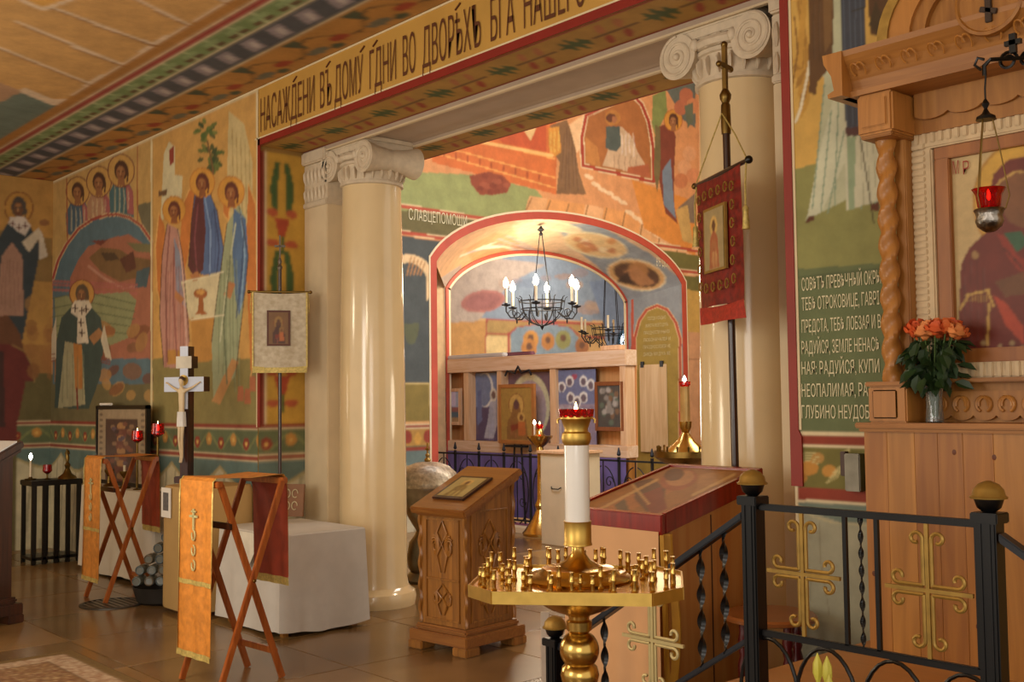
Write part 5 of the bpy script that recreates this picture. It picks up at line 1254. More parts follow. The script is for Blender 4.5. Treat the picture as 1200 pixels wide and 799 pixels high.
# ---- white cloth table -------------------------------------------------------------------------
tb = thing('cloth_covered_table', 'low table under a white cloth in front of the left column', 'table', (-6.68, 3.85, 0))
tw, td, th = .41, .31, .65
MB().box(-tw, -td, th-.03, tw, td, th).build('tabletop', pine_dark, tb)
for sx in (-1, 1):
    for sy in (-1, 1): MB().box(sx*tw-sx*.05-.02, sy*td-sy*.05-.02, 0, sx*tw-sx*.05+.02, sy*td-sy*.05+.02, th-.03).build('leg', pine_dark, tb)
def drape(root_name, label, loc, tw, td, th, drop, mt_, nfold=13, amp=.016, n=96, rz=0, corner=True):
    vs = []; fs = []; rings = []
    def per(u, ex):
        W_, D_ = tw+ex, td+ex; Lp = 4*(W_+D_); s_ = u*Lp
        for (ax, ay, bx_, by_) in ((-W_, -D_, W_, -D_), (W_, -D_, W_, D_), (W_, D_, -W_, D_), (-W_, D_, -W_, -D_)):
            l = math.hypot(bx_-ax, by_-ay)
            if s_ <= l+1e-9: return ax+(bx_-ax)*s_/l, ay+(by_-ay)*s_/l
            s_ -= l
        return ax, ay
    lv = [(0, 0)]+[(i/9, 1) for i in range(10)]
    for li, (f_, k) in enumerate(lv):
        for i in range(n):
            u = i/n; x, y = per(u, .004 if li == 0 else .012+.022*f_)
            wav = amp*f_*math.sin(2*PI*nfold*u+1.5*math.sin(2*PI*3*u)); l = math.hypot(x, y) or 1
            z = th+.005 if li == 0 else th-.004-(drop-.004)*f_+(.012*math.sin(2*PI*4*u+1) if f_ > .9 else 0)
            vs.append((x+x/l*wav, y+y/l*wav, z))
    m_ = len(lv)
    for j in range(m_-1):
        for i in range(n): a = j*n+i; b = j*n+(i+1) % n; fs.append((a, b, b+n, a+n))
    fs.append(tuple(range(n)))
    o = MB().add(vs, fs).build(root_name, mt_, None, loc=loc); o.rotation_euler.z = rz
    return tag(o, label, 'tablecloth')
drape('tablecloth', 'white cloth over the low table in front of the left column', (-6.68, 3.85, 0), tw, td, th, .62, white_cloth, 11)
tri = MB(); vs = [(-.22, 0, 0), (.30, 0, 0), (.06, -.012, -.26)]; tri.prism([(-.20, .0), (.22, .0), (.03, -.24)], -.035, -.031, 'Y')
o = tri.build('napkin', mat('white_napkin', 'eae2d0', .8), None, .001, loc=(-6.68+.03, 3.85-td-.018, th)); tag(o, 'white triangular cloth corner hanging over the front of the cloth table', 'napkin')
pc = onY(347, 604, 4.18); pf = thing('small_picture', 'small brown carved picture standing at the back of the white cloth table', 'picture', (pc[0]-.04, 4.16, th+.008), .6)
MB().box(-.10, -.01, 0, .10, .01, .24, M=RX(-.12)).build('board', mat('brown_board', '8a5a30', .5), pf, .003)
for k in range(2):
    for s_ in (-1, 1): MB().tube([(s_*.03+s_*.022*math.cos(a_), -.014, .17-k*.09+.03*math.sin(a_)) for a_ in np.linspace(0, 5.4, 14)], .004, 5, M=RX(-.12)).build('pale_scroll', mat('pale_scroll', 'd8c8a0', .6), pf)

# ---- crucifix on its pedestal --------------------------------------------------------------------
px_, py_ = -7.55, 3.66
pe = thing('pedestal', 'ochre cloth covered pedestal carrying the crucifix', 'pedestal', (px_, py_, 0))
def supr(a, z): return (abs(math.cos(a))**6+abs(math.sin(a))**6)**(-1/6)
MB().lathe([(.262, .03), (.264, .05), (.262, .5), (.258, .88), (.25, .905), (.2, .912), (.001, .914)], 64, mod=supr).build('cloth_cover', ochre_cloth, pe)
MB().box(-.22, -.22, 0, .22, .22, .04).build('foot', darkwood, pe)
nt_ = thing('notice', 'white paper notice with grey picture on the front of the ochre pedestal', 'notice', (px_, py_, 0))
MB().box(-.20, -.272, .68, -.04, -.268, .895).build('sheet', paper, nt_); MB().box(-.165, -.2735, .73, -.075, -.2722, .86).build('print', greyprint, nt_)
cp_ = Vector((px_-.22, py_-.09, .914)); cf = thing('crucifix', 'white standing crucifix with a pale figure on the ochre pedestal', 'cross', cp_, .55)
sil = mat('pale_enamel', 'c8d0e4', .35, .1, 'flat'); cfw = darkwood
MB().box(-.06, -.04, 0, .06, .05, .05).build('base', cfw, cf, .005)
MB().box(-.034, -.0, .0, .034, .08, 1.02).box(-.17, 0, .68, .17, .08, .79).box(-.066, 0, .855, .066, .08, .945).build('back_cross', cfw, cf, .002)
MB().box(-.034, -.004, .55, .034, 0, 1.02).build('face_upright', sil, cf); MB().box(-.17, -.005, .68, .17, -.001, .79).build('face_arm', sil, cf); MB().box(-.066, -.008, .855, .066, -.002, .945).build('title_board', mat('title_board', 'e2dac8', .5), cf)
# the figure: one continuous skinned body
def skinned(name, verts, edges, mt_, parent, sub=2):
    me = bpy.data.meshes.new(name); me.from_pydata([v[:3] for v in verts], edges, []); o = bpy.data.objects.new(name, me); COL.objects.link(o)
    sk = o.modifiers.new('s', 'SKIN'); 
    for i, v in enumerate(verts): me.skin_vertices[0].data[i].radius = (v[3], v[4] if len(v) > 4 else v[3])
    me.skin_vertices[0].data[0].use_root = True; sb = o.modifiers.new('d', 'SUBSURF'); sb.levels = sb.render_levels = sub
    bpy.context.view_layer.update(); m2 = bpy.data.meshes.new_from_object(o.evaluated_get(bpy.context.evaluated_depsgraph_get())); bpy.data.objects.remove(o)
    m2.name = name
    for p in m2.polygons: p.use_smooth = True
    m2.materials.clear(); m2.materials.append(mt_); o = bpy.data.objects.new(name, m2); COL.objects.link(o); o.parent = parent; return o
ivory = mat('ivory_paint', 'e0c8a0', .45)
V_ = [(0, -.03, .50, .026, .02), (0, -.03, .56, .022, .017), (0, -.032, .63, .027, .019), (0, -.032, .685, .026, .018), (.0, -.036, .72, .011), (.004, -.045, .755, .019), (.004, -.042, .785, .016),
      (.035, -.028, .69, .012), (.085, -.018, .712, .0085), (.135, -.012, .745, .006), (.15, -.012, .75, .008),
      (-.035, -.028, .69, .012), (-.085, -.018, .712, .0085), (-.135, -.012, .745, .006), (-.15, -.012, .75, .008),
      (.014, -.035, .44, .015), (.012, -.045, .33, .0115), (.006, -.028, .20, .008), (.004, -.04, .15, .008),
      (-.014, -.035, .44, .015), (-.012, -.045, .33, .0115), (-.006, -.028, .20, .008), (-.004, -.045, .15, .008)]
E__ = [(0, 1), (1, 2), (2, 3), (3, 4), (4, 5), (5, 6), (3, 7), (7, 8), (8, 9), (9, 10), (3, 11), (11, 12), (12, 13), (13, 14), (0, 15), (15, 16), (16, 17), (17, 18), (0, 19), (19, 20), (20, 21), (21, 22)]
skinned('figure', V_, E__, ivory, cf)
MB().lathe([(.03, .53), (.031, .50), (.033, .46), (.034, .42)], 18, cy=-.03, mod=lambda a, z: 1+.06*math.sin(7*a)).build('loincloth', mat('white_paint', 'e8e4e0', .5), cf)
MB().sphere((.004, -.038, .775), .021, 12, 8, (1, .9, 1)).build('hair', mat('hair_brown', '4a2c18', .6), cf)
MB().lathe([(.04, -.004), (.04, .0)], 24, M=TR(0, -.012, .765) @ RX(PI/2)).build('halo', brass_satin, cf)

# ---- banners ---------------------------------------------------------------------------------------
def banner_mesh(w, h_, wav=.012, nx=24, nz=24, y0=0):
    vs = []; fs = []
    for j in range(nz+1):
        for i in range(nx+1): u = i/nx; vs.append((w*(u-.5), y0+wav*math.sin(u*7+j*.08)*(j/nz), -h_*j/nz-.02*math.sin(PI*u)*(1-j/nz)*.5))
    for j in range(nz):
        for i in range(nx): a = j*(nx+1)+i; fs.append((a, a+1, a+nx+2, a+nx+1))
    return MB().add(vs, fs)
# white banner on the left
b0 = onX(328, 400, -7.27); bl = thing('church_banner', 'off-white banner with a small dark icon, on a pole before the painted jamb', 'banner', (b0[0], b0[1], 0), face_cam(b0))
zt_ = 2.33; MB().tube([(0, 0, 0), (0, 0, 2.50)], .014, 10).build('pole', mat('banner_pole', '3a2620', .35, 0, 'plain', coat=.4), bl)
MB().lathe([(.015, 2.5), (.02, 2.52), (.01, 2.54), (.016, 2.56), (.004, 2.6)], 12).box(-.006, -.006, 2.58, .006, .006, 2.76).box(-.04, -.006, 2.67, .04, .006, 2.685).build('finial_cross', mat('grey_finial', '6f6458', .4, .5), bl)
MB().tube([(-.22, -.02, zt_), (.22, -.02, zt_)], .009, 8).build('crossbar', brass_old, bl)
MB().sphere((.225, -.02, zt_), .014, 8, 6).build('bar_knob', brass_old, bl); MB().sphere((-.225, -.02, zt_), .014, 8, 6).build('bar_knob', brass_old, bl)
bc = banner_mesh(.395, .56, .006, y0=-.032).build('banner_cloth', mat('damask', 'cfc4ae', .6, 0, 'plain', .15, 26, h2='b3a48a', bump=.3), bl, loc=(0, 0, zt_-.005))
for p in (-1, 1): MB().box(p*.197-.006, -.04, -.56, p*.197+.006, -.026, 0).build('side_braid', fringe, bc)
fr_ = banner_mesh(.395, .05, .006, 24, 2, y0=-.034).build('fringe', fringe, bl, loc=(0, 0, zt_-.555))
icb = MB().box(-.095, -.046, -.40, .075, -.034, -.135).build('icon_panel', mat('icon_brown', '5c2c18', .5), bc)
o = icon_canvas('icon_painting', bl, .14, .235, .006, '7a4a2c', lambda c: madonna(c, '7a5630', '4a2a24', '5a3622', '98743a'), (-.01, -.048, zt_-.39), None)
for s_ in (-1, 1): MB().tube([(s_*.205, -.02, zt_), (s_*.215, -.02, zt_-.1), (s_*.212, -.02, zt_-.16)], .004, 5).build('tassel_cord', fringe, bl)
# red banner on the right
r0 = onY(849, 222, 4.17); rb_ = thing('church_banner', 'red embroidered banner hanging on a dark pole before the right column', 'banner', (r0[0], r0[1], 0), math.atan2(-math.cos(YAW+.23), math.sin(YAW+.23)))
zt_ = 2.565; rbz = rb_.rotation_euler.z
mp_ = mat('dark_pole', '33160f', .3, 0, 'plain', coat=.5)
MB().tube([(.02, .02, 0), (-.01, .02, 2.78)], .018, 10).build('pole', mp_, rb_)
MB().lathe([(.022, 2.76), (.024, 2.80), (.022, 2.90), (.017, 2.91), (.026, 2.93), (.028, 2.95), (.018, 2.97), (.012, 2.98)], 16, cx=-.01, cy=.02).build('brass_sleeve', brass_old, rb_)
fc = MB(); Mf = TR(-.01, .02, 0) @ RZ(-rbz+YAW+.9)
fc.box(-.012, -.01, 2.97, .012, .01, 3.19, M=Mf); fc.box(-.058, -.009, 3.075, .058, .009, 3.10, M=Mf); fc.sphere((0, 0, 3.195), .017, 10, 6, M=Mf); fc.sphere((-.06, 0, 3.087), .015, 8, 6, M=Mf); fc.sphere((.06, 0, 3.087), .015, 8, 6, M=Mf); fc.build('finial_cross', brass_old, rb_)
MB().tube([(-.30, -.02, zt_), (.30, -.02, zt_)], .011, 8).build('crossbar', mp_, rb_); MB().sphere((.31, -.02, zt_), .019, 10, 6).build('bar_knob', iron, rb_); MB().sphere((-.31, -.02, zt_), .017, 10, 6).build('bar_knob', brass_old, rb_)
redb = mat('red_brocade', '8c1a12', .55, 0, 'plain', .15, 30, h2='5e100c', bump=.3)
bc = banner_mesh(.50, .62, .012, y0=-.034).build('banner_cloth', redb, rb_, loc=(0, 0, zt_-.006))
fr_ = banner_mesh(.50, .085, .014, 24, 3, y0=-.032).build('red_fringe', mat('red_fringe', 'b83424', .6, 0, 'plain', .2, 60), rb_, loc=(0, 0, zt_-.62))
MB().box(-.13, -.056, -.46, .12, -.044, -.15).build('icon_border', gilt, bc)
icon_canvas('icon_painting', rb_, .22, .285, .006, 'b8a070', lambda c: saintpic(c, 'a89468', 'b0603c'), (-.005, -.058, zt_-.455), None)
for i in range(6):
    for s_ in (-1, 1): MB().tube([(s_*.19+.02*math.cos(a_), -.052+.004*math.sin(3*i), -.09-.085*i+.022*math.sin(a_)) for a_ in np.linspace(0, 6, 10)], .004, 4).build('gold_motif', gilt, bc)
for i in range(4): 
    for z in (-.08, -.53): MB().tube([(-.12+.08*i+.02*math.cos(a_), -.052, z+.022*math.sin(a_)) for a_ in np.linspace(0, 6, 10)], .004, 4).build('gold_motif', gilt, bc)
for s_ in (-1, 1):
    MB().tube([(-.01, .0, 2.86), (s_*.15, -.01, 2.72), (s_*.29, -.02, zt_+.01)], .0035, 5).build('cord', fringe, rb_)
    MB().tube([(s_*.285, -.02, zt_), (s_*.29, -.03, zt_-.1), (s_*.288, -.03, zt_-.2)], .0045, 5).build('cord', fringe, rb_)
    MB().lathe([(.004, zt_-.20), (.014, zt_-.215), (.012, zt_-.24), (.018, zt_-.31), (.001, zt_-.312)], 10, cx=s_*.288, cy=-.03).build('tassel', fringe, rb_)

# ---- left end: black table, white cloth table, framed icon, lamps ---------------------------------------
bt = thing('black_table', 'small black slatted table against the end wall', 'table', (-10.95, 3.68, 0), 0)
blk = mat('black_lacquer', '14110f', .35, 0, 'flat')
MB().box(-.17, -.24, .74, .17, .24, .79).build('tabletop', blk, bt, .006); MB().box(-.16, -.23, .04, .16, .23, .07).build('lower_board', blk, bt, .004)
for i, y in enumerate((-.21, -.11, .0, .11, .21)):
    MB().box(.13, y-.018, .0, .16, y+.018, .74).build('slat_leg', blk, bt); MB().box(-.16, y-.018, 0, -.13, y+.018, .74).build('slat_leg', blk, bt)
def cup_lamp(p, label, s_=1.0, lit=True, stem=.05, group=None):
    t = thing('votive_lamp', label, 'lamp', p, 0, group)
    MB().lathe([(.022*s_, 0), (.024*s_, .006), (.006*s_, .014), (.006*s_, stem), (.02*s_, stem+.012)], 14).build('brass_foot', brass_old, t)
    MB().lathe([(.018*s_, stem+.01), (.034*s_, stem+.03), (.03*s_, stem+.07*s_), (.026*s_, stem+.068*s_), (.03*s_, stem+.03), (.001, stem+.014)], 16).build('red_glass_cup', redglass, t)
    if lit: MB().lathe([(.0005, stem+.05), (.007*s_, stem+.06), (.0005, stem+.085*s_)], 8).build('flame', flame, t)
    return t
p = at(67, 560, 11.1); cup_lamp((-10.95, 3.64, .79), 'unlit red glass votive lamp on the black table', 1.3, False)
t = thing('candle', 'small lit candle in a brass dish on the black table', 'candle', (-11.0, 3.50, .79)); MB().lathe([(.05, 0), (.055, .012), (.02, .016), (.012, .03)], 16).build('dish', brass_old, t); MB().lathe([(.01, .016), (.01, .19)], 10).build('wax_stick', wax, t); MB().lathe([(.001, .19), (.012, .205), (.018, .225), (.001, .26)], 10).build('flame', bulb, t)
t = thing('brass_tripod', 'dark brass figure stand on the right of the black table', 'stand', (-10.92, 3.82, .79)); MB().lathe([(.09, 0), (.08, .02), (.04, .05), (.02, .1), (.03, .13), (.012, .16), (.02, .2), (.004, .26)], 16).build('foot', brass_old, t)
MB().tube([(-.03, 0, .2), (-.05, 0, .25), (-.02, 0, .28), (.0, 0, .22), (.03, 0, .27), (.05, 0, .24)], .008, 6).build('figure_arms', brass_old, t)
# cloth table along the back wall
ct = thing('side_table', 'long side table under a pale cloth beneath the wall fresco', 'table', (-9.42, 3.85, 0))
MB().box(-.79, -.13, .74, .79, .13, .77).build('tabletop', darkwood, ct)
for sx in (-1, 1):
    for sy in (-1, 1): MB().box(sx*.7-.02, sy*.09-.02, 0, sx*.7+.02, sy*.09+.02, .74).build('leg', darkwood, ct)
drape('tablecloth', 'pale cloth over the long side table beneath the wall fresco', (-9.42, 3.85, 0), .79, .13, .77, .74, mat('ecru_cloth', 'cfc4b2', .8, 0, 'plain', .05, 6), 16, .014, 120)
pf0 = onY(112, 558, 3.88); pf1 = onY(172, 558, 3.88)
fi = thing('framed_icon', 'large dark framed icon with grey border standing on the side table', 'icon', ((pf0[0]+pf1[0])/2, 3.875, .776)); w = (pf1[0]-pf0[0])/2; h_ = .72
MB().box(-w, 0, 0, -w+.035, .04, h_).build('frame_side', blk, fi, .004); MB().box(w-.035, 0, 0, w, .04, h_).build('frame_side', blk, fi, .004); MB().box(-w, 0, h_-.035, w, .04, h_).build('frame_top', blk, fi, .004); MB().box(-w, 0, 0, w, .04, .035).build('frame_bottom', blk, fi, .004)
def gridicon(c):
    c.where(c.x > -1, 'a08c70'); c.poly([(.17, .14), (.83, .14), (.83, 1), (.17, 1)], '4a3430')
    for k in range(5): c.ell(.5, .24+.17*k, .09, .05, 'a87c50'); c.poly([(.36, .28+.17*k), (.64, .28+.17*k), (.6, .38+.17*k), (.4, .38+.17*k)], '6a3a34')
    for k in range(26): c.ell(random.uniform(.2, .8), random.uniform(.2, .95), .05, .03, random.choice(['7a4a3c', '5a4a58', '8c6c50', '3a2c30']))
    for k in range(12): c.ell(.07, .08*k, .04, .02, '6c5a48'); c.ell(.93, .08*k, .04, .02, '6c5a48')
icon_canvas('icon_painting', fi, 2*w-.06, h_-.06, .008, 'a08c70', gridicon, (0, .012, .03))
for i, (px, py, lab, s_) in enumerate(((161, 512, 'lit red votive lamp on a tall brass foot before the dark framed icon', 1.5), (185, 505, 'red and gold lamp on a tall foot right of the dark framed icon', 1.6))):
    q_ = onY(px, py, 3.79); cup_lamp((q_[0], q_[1], .775), lab, s_, True, q_[2]-.775-.05)
for i, (px, lab) in enumerate(((128, 'low dark candle cup left on the side table'), (146, 'brass candle cup in the middle of the side table'))):
    q_ = onY(px, 556, 3.78); t = thing('candle_cup', lab, 'candle holder', (q_[0], q_[1], .775)); MB().lathe([(.05, 0), (.055, .01), (.02, .03), (.014, .09), (.04, .13), (.042, .15), (.03, .15), (.02, .13)], 16).build('cup', brass_old, t); MB().lathe([(.012, .12), (.012, .20)], 8).build('wax_stick', wax, t)
sh = onY(127, 476, 3.96); t = thing('rolled_paper', 'white rolled paper lying above the dark framed icon', 'paper', (sh[0]+.1, 3.895, .776+.72)); MB().tube([(-.12, 0, .012), (.14, 0, .012)], .013, 10).build('roll', paper, t); 
# crate of glass jars beside the pedestal
j0 = onZ(168, 692, 0); cr_ = thing('jar_crate', 'dark tub left of the pedestal holding stacked glass jars', 'crate', (-8.08, 3.56, 0), YAW)
MB().lathe([(.17, 0), (.20, .02), (.23, .12), (.235, .13), (.225, .13), (.19, .03), (.001, .02)], 28).build('tub', mat('dark_tub', '2a2622', .5), cr_)
gj = mat('jar_glass', '8c8c80', .12, 0, 'flat', trans=.5); lid = [mat('jar_bottom_%s' % n, c, .35, .3, 'plain', .3, 30) for n, c in (('a', '8f9a9c'), ('b', '8f7a60'), ('c', '7c8c94'))]
jm = None; jj = 0
for row, n_ in enumerate((5, 5, 4, 3, 2)):
    for i in range(n_):
        x = (i-(n_-1)/2)*.088+.02*row*.6; z = .17+.078*row
        nm = {5: ('leftmost', 'second from left', 'middle', 'second from right', 'rightmost'), 4: ('leftmost', 'second from left', 'second from right', 'rightmost'), 3: ('left', 'middle', 'right'), 2: ('left', 'right')}[n_][i]
        t = thing('glass_jar', '%s glass jar in the %s row of the dark tub' % (nm, ('lowest', 'second lowest', 'third', 'second highest', 'top')[row]), 'jar', (0, 0, 0), 0, 'glass jars stacked in the dark tub')
        t.location = Matrix.Translation((-8.08, 3.56, 0)) @ RZ(YAW) @ Vector((x, -.04+.03*row, z)); t.rotation_euler = (0, 0, YAW+random.uniform(-.1, .1))
        M = RX(PI/2)
        o = MB().lathe([(.030, -.08), (.036, -.07), (.038, -.04), (.038, .055), (.034, .065)], 16, M=M).build('jar_body', gj, t)
        MB().lathe([(.001, .058), (.026, .060), (.033, .068), (.030, .07), (.024, .064), (.001, .063)], 16, M=M, cap=False).build('jar_bottom', lid[jj % 3], t); jj += 1
# floor grate and rug
g0 = (-8.45, 3.40); gt = thing('floor_grate', 'round dark metal floor grate near the folding stands', 'grate', (g0[0]+.18, g0[1]-.16, 0)); MB().lathe([(.24, -.001), (.24, .008), (.21, .010), (.21, .004), (.001, .004)], 40).build('ring', mat('grate_metal', '55524c', .45, .7), gt)
for k in range(9): y = -.18+.045*k; w_ = math.sqrt(.21**2-y*y); MB().box(-w_, y-.008, .004, w_, y+.008, .0085).build('bar', pewter, gt)
rg = thing('rug', 'patterned brown rug with olive border at the lower left corner', 'rug', (0, 0, 0))
P, nu, nv, U, V = grid((-6.84, -.6, .012), (1, 0, 0), (0, 1, 0), 1.9, 3.03, .012)
C_ = Canvas(P, nu, nv, '7a5632'); u_ = np.minimum(U, 1.9-U); v_ = np.minimum(V, 3.03-V); e_ = np.minimum(u_, v_)
nz_ = np.random.RandomState(1).rand(len(P))
C_.where((nz_ > .62), 'a08052'); C_.where((nz_ > .8), '6a2c1c'); C_.where((nz_ > .93), 'c0a880')
C_.where(e_ < .20, 'b0967a'); C_.where((e_ < .20) & (nz_ > .5), '8a6040'); C_.where((e_ < .20) & (nz_ > .85), 'c9b79c'); C_.where(e_ < .07, '6c5220'); C_.where((e_ > .2) & (e_ < .215), '5a3a1c')
C_.build('pile', paintmat('rug_wool', .95, 40), rg)
MB().box(-6.845, -.605, 0, -4.935, 2.435, .011).build('backing', mat('rug_back', '5c4420', .9), rg)

# ---- font behind the column ---------------------------------------------------------------------------
fo = onZ(497, 684, 0); ft = thing('baptismal_font', 'silvery goblet-shaped font with domed lid behind the left column', 'font', (fo[0]-.1, fo[1]+.12, 0))
MB().lathe([(.20, 0), (.205, .02), (.19, .04), (.15, .08), (.17, .12), (.18, .2), (.16, .32), (.11, .39), (.10, .42), (.11, .44)], 40).build('foot', pewter, ft)
MB().lathe([(.11, .44), (.125, .46), (.17, .54), (.22, .66), (.25, .74), (.262, .77), (.262, .79)], 40).build('bowl', mat('aged_silver', 'a59884', .35, .8, 'plain', .25, 9), ft)
MB().lathe([(.27, .785), (.275, .80), (.27, .83), (.24, .90), (.18, .955), (.1, .985), (.03, .993), (.001, .995)], 40).build('domed_lid', mat('embossed_lid', 'cbbba2', .4, .5, 'plain', .25, 30, bump=.5), ft)
MB().lathe([(.02, .99), (.03, 1.01), (.012, 1.03), (.02, 1.05), (.002, 1.07)], 14).box(-.006, -.006, 1.05, .006, .006, 1.15).box(-.03, -.006, 1.09, .03, .006, 1.105).build('lid_cross', gilt, ft)

# ---- side hall: fence, icon wall, candle stands, chest --------------------------------------------------
SY = 8.92; sx0 = onY(514, 470, SY)[0]; sx1 = onY(735, 470, SY)[0]; LW = sx1-sx0
sw = thing('icon_screen', 'pale wooden shelf screen with five bays holding icons', 'screen', (sx0, SY, 0))
def XS(px, y=470): return onY(px, y, SY)[0]-sx0
def ZSY(px, y): return onY(px, y, SY)[2]
zt0, zt1, zb0, zb1 = ZSY(600, 434), ZSY(600, 417), ZSY(600, 531), ZSY(600, 518)
MB().box(-.03, -.03, zt0, LW+.01, .16, zt1).build('top_beam', palewood_x, sw, .006); MB().box(-.03, -.03, zb0, LW+.01, .16, zb1).build('bottom_beam', palewood_x, sw, .006)
for a, b in ((514, 519), (544, 550), (583, 588), (645, 652), (727, 734)): MB().box(XS(a), -.01, zb1, XS(b), .15, zt0).build('upright', palewood, sw, .004)
MB().box(0, .15, zb1, LW, .165, zt0).build('back_board', mat('amber_board', 'd89a5c', .5, 0, 'wood', scale=1.5, h2='c08048'), sw)
for x in (0.02, LW*.35, LW*.7, LW-.06): MB().box(x, .02, 0, x+.05, .14, zb0).build('leg', pine_dark, sw)
bluec = mat('blue_cloth', '7868a0', .8, 0, 'plain', .15, 4); lilac = mat('lilac_cloth', '8a6a94', .8, 0, 'plain', .15, 4)
o = MB(); 
vs = []; fs = []; nx = 120
for j in range(3):
    for i in range(nx+1): vs.append((LW*i/nx, -.035-.02*math.sin(i*.7)*j/2, zb0-(zb0-.08)*j/2))
for j in range(2):
    for i in range(nx): a = j*(nx+1)+i; fs.append((a, a+1, a+nx+2, a+nx+1))
o = MB().add(vs, fs).build('valance', bluec, None, loc=(sx0, SY, 0)); tag(o, 'blue violet cloth hung below the wooden icon screen', 'cloth')
def wall_icon(px0, px1, py0, py1, dy, label, fn, fr=None, th=.02, y=None, tilt=0):
    Y_ = SY+dy; a = onY(px0, py1, Y_); b = onY(px1, py0, Y_); z0 = onY((px0+px1)/2, py1, Y_)[2]; z1 = onY((px0+px1)/2, py0, Y_)[2]
    t = thing('icon', label, 'icon', (a[0], Y_, z0)); w_ = b[0]-a[0]; h_ = z1-z0; f_ = .0
    if fr:
        f_ = min(.045, w_*.12)
        for q in ((0, 0, f_, h_), (w_-f_, 0, w_, h_), (f_, h_-f_, w_-f_, h_), (f_, 0, w_-f_, f_)): MB().box(q[0], -.012, q[1], q[2], th+.01, q[3]).build('frame', fr, t, .003)
    MB().box(f_*.5, .002, f_*.5, w_-f_*.5, th, h_-f_*.5).build('panel', darkwood, t)
    icon_canvas('icon_painting', t, w_-2*f_, h_-2*f_, .012, '7a6a60', fn, (w_/2, -.001, f_)); return t
def fn_land(c):
    c.where(c.y > -1, 'a8b4cc'); c.where(c.y > .5, '9a5a4c'); c.where(c.y > .66, '4c6a74'); c.where(c.y > .85, 'b08850'); c.poly([(.5, 0), (.8, 0), (.8, .5), (.5, .5)], 'd8c8dc')
def fn_two(c):
    c.where(c.y > -1, '8090b0'); c.where(c.y > .5, '5a4a68'); c.ell(.58, .25, .28, .26, 'e8e8dc'); c.ell(.54, .25, .25, .24, '7c8aa8'); c.ell(.86, .33, .12, .1, 'dfd8c0'); c.ell(.86, .33, .07, .06, '7a5c50')
    c.poly([(.74, .42), (.96, .42), (.98, .75), (.84, .97), (.52, .96), (.66, .7)], 'b8b8c0'); c.folds(.66, .5, .9, .95, 5, .02, '8488a0', .4); c.poly([(.3, .28), (.44, .24), (.46, .7), (.28, .8)], '6c78a0')
    c.poly([(.1, .66), (.3, .76), (.34, .9), (.1, .94)], '6a5668')
def fn_seven(c):
    c.where(c.y > -1, '6c7494'); c.where(c.y > .44, '9c8c98'); c.where(c.y > .8, '7c748c'); c.ell(.48, .09, .07, .035, 'b0485a')
    for x, y in ((.16, .22), (.36, .15), (.7, .15), (.88, .20), (.38, .36), (.70, .36), (.54, .41)): c.ell(x, y, .10, .072, 'e8e4d8'); c.ell(x, y+.01, .065, .052, '6a5a62')
    for x in (.16, .36, .54, .72, .88): c.poly([(x-.07, .98), (x-.08, .5), (x, .45), (x+.08, .5), (x+.07, .98)], random.choice(['a89aa4', '8c7c8c', 'b4a8ac'])); c.ln([(x, .5), (x, .95)], .012, '6a5c70')
def fn_arch(c):
    c.where(c.y > -1, '7a5a60'); c.ell(.5, .5, .46, .48, 'e8d8a0'); c.ell(.5, .54, .38, .42, 'c8a8a0'); c.poly([(.4, .3), (.6, .3), (.7, .9), (.3, .9)], 'a87c8c'); c.ell(.5, .28, .1, .09, 'e8d8b8')
wall_icon(518, 540, 455, 498, .04, 'small blue and red icon leaning in the leftmost bay of the wooden screen', fn_land, palewood)
wall_icon(550, 583, 437, 516, .11, 'tall blue icon with a white halo arc in the second bay of the wooden screen', fn_two)
t = wall_icon(596, 646, 436, 516, .115, 'arched cream icon partly hidden behind the gilt-framed icon', fn_arch, None)
wall_icon(652, 698, 433, 524, .04, 'large grey blue icon with seven white halos in the right bay of the screen', fn_seven)
wall_icon(698, 731, 447, 505, .0, 'dark icon in brown frame at the right end of the wooden screen', lambda c: (c.where(c.y > -1, '4a4640'), [c.ell(random.uniform(.1, .9), random.uniform(.1, .9), .1, .07, random.choice(['8c8478', '5c6a58', '7c5c40', 'a8a094'])) for _ in range(26)]), mat('brown_frame', '8a4f2c', .4))
wall_icon(585, 626, 450, 520, -.16, 'brown framed icon of a veiled figure on the stand before the wooden screen', lambda c: madonna(c, 'a8843c', '8a6030', '5c3a40', 'c8a050'), mat('gilt_frame_wood', 'b87a40', .4, .2))
a = onY(600, 521, SY-.16); es = thing('easel_shelf', 'small dark easel stand under the brown framed icon', 'easel', (a[0], SY-.15, 0)); MB().tube([(-.1, .05, 0), (-.02, .05, a[2])], .012, 6).tube([(.16, .05, 0), (.1, .05, a[2])], .012, 6).box(-.14, -.02, a[2]-.03, .22, .06, a[2]-.005).build('frame', iron_far, es)
a = onY(628, 430, SY+.1); oc_ = MB().tube([(-.24, 0, 0), (-.2, 0, .06), (-.06, 0, .03), (0, 0, .11), (.06, 0, .03), (.2, 0, .06), (.24, 0, 0)], .014, 5); b = onY(606, 440, SY-.04)
hk = thing('carved_crest', 'dark wrought crest above the arched icon on the screen', 'ornament', (onY(607, 436, SY-.04)[0], SY-.04, ZSY(607, 440))); oc_.build('scroll', iron_far, hk)
for i, (p0_, p1_, h_, m_, lb) in enumerate(((524, 598, .05, white_cloth, 'flat white bundle lying on top of the wooden screen'), (560, 624, .05, mat('plum_box', '7a4a58', .6), 'flat plum coloured box on top of the wooden screen, right of the white bundle'))):
    x0_ = onY(p0_, 417, SY+.1)[0]; x1_ = onY(p1_, 417, SY+.1)[0]; t = MB().box(0, 0, 0, x1_-x0_, .085, h_).build('box', m_, None, .012, loc=(x0_, SY-.02+i*.09, zt1+.001)); tag(t, lb, 'box')
